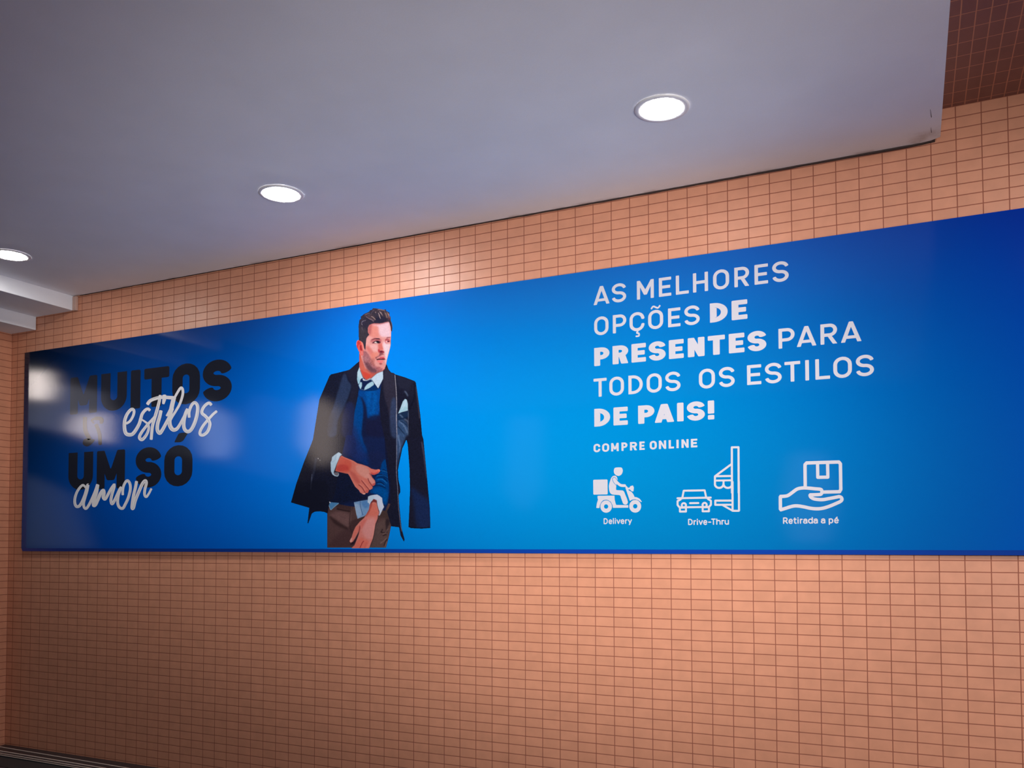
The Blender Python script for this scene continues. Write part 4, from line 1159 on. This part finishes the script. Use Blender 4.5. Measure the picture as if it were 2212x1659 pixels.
word('subheading_word', 'COMPRE', 'U', [(80, 137), (148, 208), (220, 284), (302, 354), (370, 430), (445, 491)], 125, .5447, .5872, CB)
word('subheading_word', 'ONLINE', 'U', [(527, 587), (600, 662), (678, 724), (740, 757), (780, 841), (855, 910)], 105, .5447, .5868, CB)

# ---- small captions, drawn as single-weight strokes (x right, z up, x-height 0.7 of the cap)
def small(ch):
    xh = .72
    o = lambda cx, rx, z0=0, z1=xh: [arc(cx, (z0 + z1) / 2, rx, (z1 - z0) / 2, 0, 360, 20)]
    G = {
        'D': (.62, [[(.0, 0), (0, 1)], [(0, 1), (.28, 1), (.5, .86), (.58, .66), (.58, .34), (.5, .14), (.28, 0), (0, 0)]]),
        'R': (.60, [[(0, 0), (0, 1)], [(0, 1), (.33, 1), (.52, .9), (.55, .72), (.5, .54), (.33, .45), (0, .45)], [(.3, .45), (.58, 0)]]),
        'T': (.62, [[(0, 1), (.6, 1)], [(.3, 1), (.3, 0)]]),
        'e': (.52, [[(.02, .38), (.50, .38), (.48, .56), (.36, xh), (.16, xh), (.02, .54), (0, .36), (.03, .14), (.17, 0), (.36, 0), (.48, .1)]]),
        'l': (.0, [[(0, 0), (0, 1)]]),
        'i': (.0, [[(0, 0), (0, .68)], [(0, .97), (0, 1.0)]]),
        'v': (.5, [[(0, xh), (.25, 0), (.5, xh)]]),
        'y': (.5, [[(0, xh), (.25, .08)], [(.5, xh), (.15, -.26)]]),
        'r': (.3, [[(0, 0), (0, xh)], [(0, .5), (.08, .64), (.2, xh), (.3, .7)]]),
        '-': (.34, [[(0, .42), (.34, .42)]]),
        'h': (.46, [[(0, 0), (0, 1)], [(0, .5), (.1, .68), (.28, xh), (.42, .62), (.46, .42), (.46, 0)]]),
        'u': (.46, [[(.46, 0), (.46, xh)], [(0, xh), (0, .28), (.05, .1), (.2, 0), (.36, .03), (.46, .2)]]),
        't': (.32, [[(.12, .98), (.12, .18), (.18, .03), (.32, 0)], [(0, xh), (.3, xh)]]),
        'a': (.46, [[(.03, .6), (.14, .7), (.32, xh), (.44, .6), (.46, .44), (.46, 0)], [(.46, .4), (.2, .42), (.02, .33), (0, .17), (.08, .03), (.24, 0), (.4, .08), (.46, .2)]]),
        'd': (.48, [[(.48, 0), (.48, 1)], [(.48, .5), (.38, .68), (.2, xh), (.04, .58), (0, .36), (.04, .14), (.2, 0), (.38, .04), (.48, .2)]]),
        'p': (.48, [[(0, -.26), (0, xh)], [(0, .5), (.1, .68), (.28, xh), (.44, .58), (.48, .36), (.44, .14), (.28, 0), (.1, .04), (0, .2)]]),
    }
    if ch == 'é':
        w, s = G['e']
        return w, s + [[(.22, .86), (.36, 1.02)]]
    return G[ch]
def caption(name, text, k, xs, y, z0, h, t=.0056):
    CR = CRP[k]
    ops = []
    for ch, (a, b) in zip(text.replace(' ', ''), xs):
        xa, xb = board(loc(k, [(a, y)]))[0, 0] + t * .5, board(loc(k, [(b, y)]))[0, 0] - t * .5
        w, strokes = small(ch)
        if w < .01:
            xa = xb = (xa + xb) / 2
        sx = (xb - xa) / w if w > .01 else h
        op = []
        for s in strokes:
            p = np.array(s, float) * [sx, h - t] + [xa, z0 + t / 2]
            if len(p) > 3 and ch not in 'v':
                q = smooth_pts(p, False, 5)
                op += [('+', stroke(q, t, .8))]
            else:
                op += polyw(p, t)
        ops.append(op)
    return print_shape(name, ops, m_white, 1)
CRP['a'] = (1295, 1110, 27.65)
CRP['b'] = (1480, 1110, 22.12)
CRP['c'] = (1685, 1110, 16.385)
caption('icon_caption', 'Delivery', 'a', [(248, 505), (548, 760), (800, 865), (915, 985), (1015, 1250), (1265, 1490), (1530, 1690), (1700, 1940)], 450, .1737, .0305)
caption('icon_caption', 'Drive-Thru', 'b', [(140, 370), (400, 530), (550, 620), (645, 850), (868, 1060), (1095, 1250), (1245, 1465), (1485, 1700), (1735, 1870), (1885, 2095)], 400, .1645, .0305)
caption('icon_caption', 'Retirada a pé', 'c', [(105, 280), (300, 455), (470, 590), (610, 665), (700, 805), (815, 970), (990, 1165), (1180, 1340), (1445, 1605), (1720, 1885), (1915, 2080)], 250, .1655, .0303)

# ---- pictograms
def bops(k, ops):
    return [(s, board(loc(k, q))) for s, q in ops]
def C(k, cx, cy, rx, ry=None, n=30):
    return arc(cx, cy, rx, ry or rx, 0, 360 - 360 / n, n)
CRP['s'] = (1275, 1000, 14.425)
CRP['v'] = (1455, 1040, 14.747)
CRP['w'] = (1530, 955, 15.085)
CRP['h'] = (1670, 985, 13.275)
sm = lambda p, n=5: smooth_pts(np.array(p, float), True, n)
so = lambda p, n=6: smooth_pts(np.array(p, float), False, n)
scooter = [
    [('+', rnd([(92, 525), (540, 515), (545, 980), (97, 990)], 30))],
    [('+', sm([(785, 148), (965, 142), (1010, 210), (1012, 270), (980, 350), (920, 395), (870, 405), (810, 385), (755, 335), (735, 265), (745, 200)]))],
    [('+', sm([(620, 560), (660, 460), (720, 405), (790, 405), (835, 450), (850, 520), (835, 560), (815, 700), (808, 830), (870, 850), (1000, 858), (1050, 890), (1090, 980), (1150, 1130), (1172, 1220),
               (1150, 1280), (1095, 1298), (1030, 1270), (1000, 1200), (960, 1090), (925, 1010), (800, 995), (680, 980), (620, 930), (590, 830), (585, 700)])),
     ('-', stroke(so([(835, 545), (800, 480), (750, 448), (700, 475), (695, 530), (740, 620), (820, 705), (900, 760)]), 16)),
     ('-', [(830, 730), (900, 768), (1000, 775), (1100, 790), (1060, 880), (1000, 850), (835, 832)]),
     ('+', stroke(so([(755, 500), (800, 570), (880, 650), (960, 700), (1075, 708)]), 84, 1))],
    [('+', rnd([(228, 1025), (758, 1018), (762, 1140), (785, 1240), (810, 1310), (1185, 1315), (1185, 1395), (705, 1400), (690, 1300), (640, 1210), (560, 1160), (490, 1145), (400, 1165), (340, 1230), (300, 1320), (285, 1405),
                (188, 1405), (205, 1270), (245, 1140), (228, 1100)], 14))],
    [('+', C('s', 497, 1360, 180, 192)), ('-', C('s', 495, 1358, 66, 68))],
    [('+', C('s', 1402, 1350, 186, 198)), ('-', C('s', 1402, 1350, 68, 70))],
    [('+', rnd([(1100, 740), (1120, 712), (1140, 725), (1175, 772), (1220, 772), (1250, 725), (1330, 700), (1362, 770), (1345, 892), (1290, 880), (1230, 825), (1195, 820), (1190, 850), (1290, 905), (1345, 975), (1380, 1060), (1450, 1070), (1540, 1115),
                (1608, 1205), (1590, 1222), (1500, 1160), (1400, 1130), (1300, 1145), (1235, 1185), (1180, 1020), (1098, 780)], 14))],
]
print_shape('scooter_icon', [bops('s', o) for o in scooter], m_white, 1)
W1 = 62
car = []
def segs(k, pts, w, close=False, cap=.6):
    p = [tuple(q) for q in pts] + ([tuple(pts[0])] if close else [])
    return [bops(k, polyw(p, w, cap))]
car_ops = []
for pts, cl in (([(275, 545), (325, 295), (990, 283), (1045, 530)], False), ([(120, 535), (1190, 515)], False),
                ([(230, 570), (128, 625), (128, 750), (190, 825), (1130, 812), (1190, 745), (1190, 615), (1090, 555)], False),
                ([(203, 825), (203, 960), (395, 958), (395, 800)], False), ([(928, 815), (928, 952), (1128, 950), (1128, 800)], False), ([(520, 692), (795, 688)], False), ([(203, 893), (203, 893.5)], False)):
    car_ops += polyw(pts, W1, .8)
car_ops += [('+', rnd([(230, 800), (430, 800), (430, 865), (230, 865)], 8)), ('+', rnd([(900, 800), (1100, 800), (1100, 852), (900, 852)], 8)),
            ('+', C('v', 330, 760, 98, 100)), ('-', C('v', 326, 757, 35, 35)), ('+', C('v', 990, 750, 98, 100)), ('-', C('v', 990, 749, 35, 35)),
            ('+', rnd([(230, 800), (430, 800), (430, 865), (230, 865)], 4)), ('+', rnd([(895, 805), (1095, 800), (1095, 852), (895, 852)], 4))]
print_shape('car_icon', [bops('v', car_ops)], m_white, 1)
booth = bops('v', polyw([(1860, 610), (1330, 612), (1330, 745), (1860, 742)], 64, .7) + polyw([(1560, 750), (1885, 935), (2085, 935)], 62, .6)) \
    + bops('w', polyw([(772, 1659), (768, 172), (985, 168), (992, 1659)], 68, .4)) \
    + bops('v', polyw([(1878, 0), (1880, 935)], 66, .4) + polyw([(2080, 0), (2086, 935)], 66, .4)) \
    + bops('w', polyw([(760, 715), (218, 1115), (218, 1370)], 66, .7) + polyw([(230, 1112), (770, 1105)], 66, .5) + polyw([(230, 1255), (770, 1245)], 62, .5) + polyw([(497, 1250), (497, 1370)], 64, .5)) \
    + bops('w', [('+', stroke(arc(355, 1370, 138, 122, 0, 180, 24), 68, .4)), ('+', stroke(arc(638, 1370, 140, 122, 0, 180, 24), 68, .4))])
print_shape('drive_thru_booth_icon', [booth], m_white, 1)
HW = 96
hand = polyw([(208, 1160), (210, 1535)], HW, .4) \
    + [('+', stroke(so([(200, 1160), (320, 1155), (430, 1130), (560, 1040), (700, 945), (870, 915), (1050, 925), (1200, 940), (1330, 950)]), HW, .5)),
       ('+', stroke(so([(1330, 950), (1385, 970), (1400, 1030), (1385, 1085), (1330, 1105), (1180, 1112), (1065, 1115)]), HW, .9)),
       ('+', stroke(so([(1060, 1110), (1075, 1170), (1160, 1225), (1300, 1248), (1440, 1250), (1580, 1225), (1740, 1195), (1900, 1162)]), HW, .5)),
       ('+', stroke(so([(1900, 1165), (1955, 1190), (1975, 1245), (1935, 1300), (1800, 1365), (1620, 1440), (1440, 1495), (1270, 1515), (1080, 1500), (900, 1462), (740, 1435), (620, 1432), (500, 1455), (360, 1500), (210, 1545)]), HW, .6))]
parcel = polyw([(922, 880), (915, 250), (960, 200), (1885, 172), (1930, 225), (1942, 960), (1905, 1025), (1430, 1035)], HW, .5) + polyw([(1275, 215), (1282, 612), (1570, 608), (1562, 210)], 92, .5)
print_shape('hand_and_parcel_icon', [bops('h', hand + parcel)], m_white, 1)

# ---- big dark words on the left
HV = (.0905, .0735)
def big(name, text, bx, z0, z1, extra=()):
    ops = []
    for ch, (a, b) in zip(text, bx):
        ops.append(letter(ch, a, b, z0, z1, *( (.093, .0735) if ch not in 'M' else (.080, .0735))))
    for e in extra:
        ops.append([('+', e)])
    return print_shape(name, ops, m_black, 1)
big('dark_word', 'MUITOS', [(-5.337, -5.062), (-5.023, -4.770), (-4.733, -4.638), (-4.606, -4.374), (-4.346, -4.100), (-4.077, -3.828)], .9975, 1.2625)
big('dark_word', 'UM', [(-5.344, -5.092), (-5.055, -4.778)], .4575, .7238)
CRP['x'] = (270, 925, 11.444)
acc = board(loc('x', [(1215, 352), (1325, 130), (1420, 108), (1565, 112), (1440, 310), (1370, 348)]))
big('dark_word', 'SÓ', [(-4.677, -4.436), (-4.411, -4.158)], .4580, .7240, [rnd(acc, .01)])
# the dark connecting sign between the two lines
CRP['y'] = (160, 880, 16.59)
amp = [[('+', board(loc('y', stroke(so([(390, 360), (390, 700), (430, 900), (560, 1130)]), 150, .3))))],
       [('+', board(loc('y', stroke(so([(700, 560), (640, 470), (760, 400), (920, 400), (1000, 470), (960, 560)]), np.array([60] * 6 + [90] * 6 + [130] * 6 + [150] * 6 + [130] * 6 + [90]), .6))))],
       [('+', board(loc('y', stroke(so([(800, 640), (850, 760), (910, 950), (930, 1150), (935, 1300)]), 130, .8))))],
       [('+', board(loc('y', sm([(340, 1170), (420, 1120), (600, 1130), (740, 1160), (700, 1240), (600, 1340), (480, 1400), (370, 1370), (310, 1290)]))))]]
print_shape('dark_connecting_sign', amp, m_black, 1)

# ---- white brush lettering
CRP['e'] = (255, 825, 11.846)
CRP['l'] = (355, 825, 11.848)
CRP['A'] = (150, 1025, 19.52)
CRP['O'] = (235, 1020, 18.438)
def brush(k, pts, w0, w1=None, w2=None, split=None, cap=.35):
    """one brush stroke; widths in crop units; split = offset of a fine bare bristle line"""
    c = smooth_pts(np.array(pts, float), False, 6)
    w1 = w0 if w1 is None else w1
    w2 = w1 if w2 is None else w2
    W = np.interp(np.linspace(0, 1, len(c)), [0, .5, 1], [w0, w1, w2])
    ops = [('+', board(loc(k, stroke(c, W, cap))))]
    if split is not None:
        t = np.gradient(c, axis=0)
        t /= np.maximum(np.linalg.norm(t, axis=1), 1e-9)[:, None]
        n = np.c_[-t[:, 1], t[:, 0]]
        a, b = int(len(c) * .12), int(len(c) * .85)
        d = (c + n * (W * split)[:, None])[a:b]
        ww = np.interp(np.linspace(0, 1, len(d)), [0, .4, 1], [2, 8, 2]) * (1 if k != 'e' and k != 'l' else .8)
        if len(d) > 3:
            ops.append(('-', board(loc(k, stroke(d, ww)))))
    return ops
def brushword(name, strokes):
    ops = []
    for i, s in enumerate(strokes):
        ops.append(s)
    me = []
    for i, o in enumerate(ops):
        V, F = region(o)
        me.append((V, F, 2 + .35 * i))
    VV, FF = [], []
    for V, F, ly in me:
        n0 = len(VV)
        VV += [(x, YP - .00025 * ly, z) for x, z in V]
        for a, b, c in F:
            A, B, Cc = V[a], V[b], V[c]
            cr = (B[0] - A[0]) * (Cc[1] - A[1]) - (B[1] - A[1]) * (Cc[0] - A[0])
            FF.append((a + n0, b + n0, c + n0) if cr > 0 else (a + n0, c + n0, b + n0))
    return mesh_obj(name, VV, FF, m_brush, banner)
brushword('brush_word', [
    brush('e', [(215, 1065), (310, 1000), (390, 860), (410, 740), (350, 700), (250, 800), (180, 960), (165, 1140), (190, 1290), (250, 1345), (360, 1340), (450, 1240), (540, 1080), (580, 950), (620, 820), (700, 720), (770, 690), (815, 730)], 60, 95, 70, .15),
    brush('e', [(585, 950), (680, 1010), (770, 1090), (785, 1200), (730, 1350), (630, 1470), (560, 1450), (560, 1370), (640, 1240), (760, 1090), (880, 960), (945, 880)], 40, 85, 60, .12),
    brush('e', [(1080, 345), (1060, 480), (1000, 720), (930, 960), (880, 1150), (850, 1470)], 70, 85, 75, .08),
    brush('e', [(755, 570), (830, 480), (980, 420), (1150, 390), (1290, 400), (1430, 410)], 85, 85, 90, -.22),
    brush('e', [(1190, 340), (1185, 440), (1160, 560)], 90, 100, 60),
    brush('e', [(1100, 740), (1070, 880), (1015, 1080), (1010, 1230), (1065, 1310), (1130, 1240), (1240, 1040), (1330, 860), (1400, 680)], 85, 95, 70, .1),
    brush('l', [(60, 870), (150, 700), (230, 480), (300, 340), (390, 190), (440, 150), (475, 210), (470, 340), (400, 560), (300, 740), (200, 900), (150, 1000)], 50, 70, 60),
    brush('l', [(250, 400), (210, 560), (160, 800), (135, 980), (150, 1120), (220, 1220), (310, 1210), (390, 1110), (500, 900), (580, 720)], 110, 105, 55, .15),
    brush('l', [(640, 905), (640, 760), (700, 600), (780, 530), (850, 610), (850, 780), (790, 1020), (690, 1220), (590, 1270), (510, 1180), (505, 1000), (545, 820), (600, 700)], 70, 90, 90, -.2),
    brush('l', [(1205, 590), (1150, 540), (1060, 590), (980, 700), (970, 800), (1060, 880), (1140, 980), (1170, 1100), (1110, 1270), (1000, 1360), (920, 1340), (930, 1240), (1020, 1090), (1140, 950), (1250, 830), (1345, 750)], 75, 80, 65, .14),
])
brushword('brush_word', [
    brush('A', [(700, 560), (630, 480), (560, 450), (450, 540), (320, 740), (240, 980), (230, 1200), (290, 1340), (400, 1340), (500, 1220), (590, 1040), (680, 800), (770, 480), (785, 440)], 90, 120, 140, .12),
    brush('A', [(780, 450), (740, 680), (660, 960), (600, 1200), (620, 1370), (690, 1440), (770, 1370), (880, 1180), (1000, 930), (1120, 640), (1190, 430)], 130, 110, 130),
    brush('A', [(1195, 440), (1140, 760), (1050, 1050), (1020, 1290), (1100, 1270), (1200, 1060), (1320, 800), (1430, 670), (1460, 800), (1430, 960), (1500, 1040), (1600, 900), (1760, 600), (1890, 420)], 140, 150, 110),
    brush('O', [(215, 470), (215, 600), (140, 850), (90, 1100), (130, 1260), (220, 1150), (330, 920), (440, 680), (500, 600)], 110, 120, 110, .1),
    brush('O', [(560, 900), (560, 760), (590, 560), (680, 380), (770, 345), (850, 480), (860, 700), (780, 1020), (660, 1280), (560, 1440), (430, 1400), (360, 1230), (380, 950), (450, 720), (500, 600)], 100, 115, 110, -.22),
    brush('O', [(1110, 370), (1060, 640), (980, 980), (930, 1400), (985, 1420), (1060, 1130), (1200, 780), (1350, 450), (1460, 340), (1500, 440), (1440, 700), (1430, 900), (1500, 980), (1600, 850), (1700, 660)], 120, 130, 85, .08),
])

# ------------------------------------------------------------ printed man
P = paint_man()
GAIN = 0.78
st = 2
jj = np.arange(st // 2, PH * PS, st)
ii = np.arange(st // 2, PW * PS, st)
lab = P.lab[np.ix_(jj, ii)]
cov = gblur((P.lab > 0).astype(np.float32), .7)[np.ix_(jj, ii)]
gx, gy = np.meshgrid(PX0 + (ii + .5) / PS, PY0 + (jj + .5) / PS)
inside = cov >= .5
ny_, nx_ = inside.shape
# border: outside grid points next to the figure slide onto its outline
px_, py_ = gx.copy(), gy.copy()
acc_n = np.zeros_like(px_)
acc_x = np.zeros_like(px_)
acc_y = np.zeros_like(px_)
L2_ = lab.copy()
RGB = P.rgb[np.ix_(jj, ii)].copy()
rgbs = np.zeros_like(RGB)
for dj, di in ((0, 1), (0, -1), (1, 0), (-1, 0), (1, 1), (1, -1), (-1, 1), (-1, -1)):
    nb = np.zeros_like(inside)
    nc = np.zeros_like(cov)
    X2, Y2, LL, R2 = gx.copy(), gy.copy(), lab.copy(), RGB.copy()
    sj = slice(max(dj, 0), ny_ + min(dj, 0))
    tj = slice(max(-dj, 0), ny_ + min(-dj, 0))
    si = slice(max(di, 0), nx_ + min(di, 0))
    ti = slice(max(-di, 0), nx_ + min(-di, 0))
    nb[tj, ti] = inside[sj, si]
    nc[tj, ti] = cov[sj, si]
    X2[tj, ti], Y2[tj, ti], LL[tj, ti], R2[tj, ti] = gx[sj, si], gy[sj, si], lab[sj, si], RGB[sj, si]
    mk = nb & ~inside
    t = np.where(mk, (.5 - cov) / np.maximum(nc - cov, 1e-3), 0)
    acc_n += mk
    acc_x += np.where(mk, gx + (X2 - gx) * t, 0)
    acc_y += np.where(mk, gy + (Y2 - gy) * t, 0)
    rgbs += np.where(mk[..., None], R2, 0)
    L2_ = np.where(mk & (L2_ == 0), LL, L2_)
mv = acc_n > 0
px_[mv], py_[mv] = acc_x[mv] / acc_n[mv], acc_y[mv] / acc_n[mv]
RGB[mv] = rgbs[mv] / acc_n[mv][..., None]
ok = inside | mv
cell = ok[:-1, :-1] & ok[1:, :-1] & ok[:-1, 1:] & ok[1:, 1:] & (inside[:-1, :-1] | inside[1:, :-1] | inside[:-1, 1:] | inside[1:, 1:])
BW = board(np.c_[px_.ravel(), py_.ravel()])
cl = np.stack([L2_[:-1, :-1], L2_[1:, :-1], L2_[:-1, 1:], L2_[1:, 1:]], 0)
clab = cl.max(0)
LINC = srgb(np.clip(RGB, 0, 255)) * GAIN
LINC = np.clip(LINC, 0, .9).reshape(-1, 3)
Nm = Nodes('printed_photo_inks')
at = Nm.n('ShaderNodeAttribute', attribute_name='print')
Nm.l(at.outputs['Color'], Nm.b.inputs['Base Color'])
finish(Nm)
man = None
def man_piece(name, sel, parent, label):
    cj, ci = np.nonzero(sel)
    a = cj * nx_ + ci
    F = np.stack([a, a + nx_, a + nx_ + 1, a + 1], 1)
    used, inv = np.unique(F, return_inverse=True)
    F = inv.reshape(F.shape)
    V = np.c_[BW[used, 0], np.full(len(used), YP - .00025), BW[used, 1]].astype(np.float32)
    me = bpy.data.meshes.new(name)
    me.vertices.add(len(V))
    me.vertices.foreach_set('co', V.ravel())
    me.loops.add(F.size)
    me.loops.foreach_set('vertex_index', F.ravel().astype(np.int32))
    me.polygons.add(len(F))
    me.polygons.foreach_set('loop_start', np.arange(0, F.size, 4, dtype=np.int32))
    me.update(calc_edges=True)
    ca = me.color_attributes.new('print', 'FLOAT_COLOR', 'POINT')
    ca.data.foreach_set('color', np.c_[LINC[used], np.ones(len(used))].astype(np.float32).ravel())
    me.materials.append(Nm.m)
    o = bpy.data.objects.new(name, me)
    COL.objects.link(o)
    o.parent = parent
    if label:
        o['label'] = label
    return o
PLAB = {HAIR: 'short brown swept-up hair of the printed man', SKIN: 'printed face and neck with stubble', SHIRT: 'pale blue shirt of the printed man', TIE: 'dark navy tie', SWEATER: 'blue printed sweater',
        POCKET: 'pale pocket square', TROUSERS: 'brown printed trousers', HAND: 'printed hand clasping the other forearm', CUFF: 'pale turned-back cuff at the raised forearm',
        HAND2: 'printed hand hanging over the trousers', CUFF2: 'pale turned-back cuff above the hanging hand', TAIL: 'small blue shirt tail at the hip', TAIL2: 'larger blue shirt tail beside the hanging wrist'}
man = man_piece('printed_man', cell & ((clab == JACKET) | (clab == 0)), banner, 'printed man wearing a dark jacket over a blue sweater, arms crossed low')
for k in (HAIR, SKIN, SHIRT, TIE, SWEATER, POCKET, TROUSERS, HAND, CUFF, HAND2, CUFF2, TAIL, TAIL2):
    man_piece(LABELS[k], cell & (clab == k), man, PLAB[k])
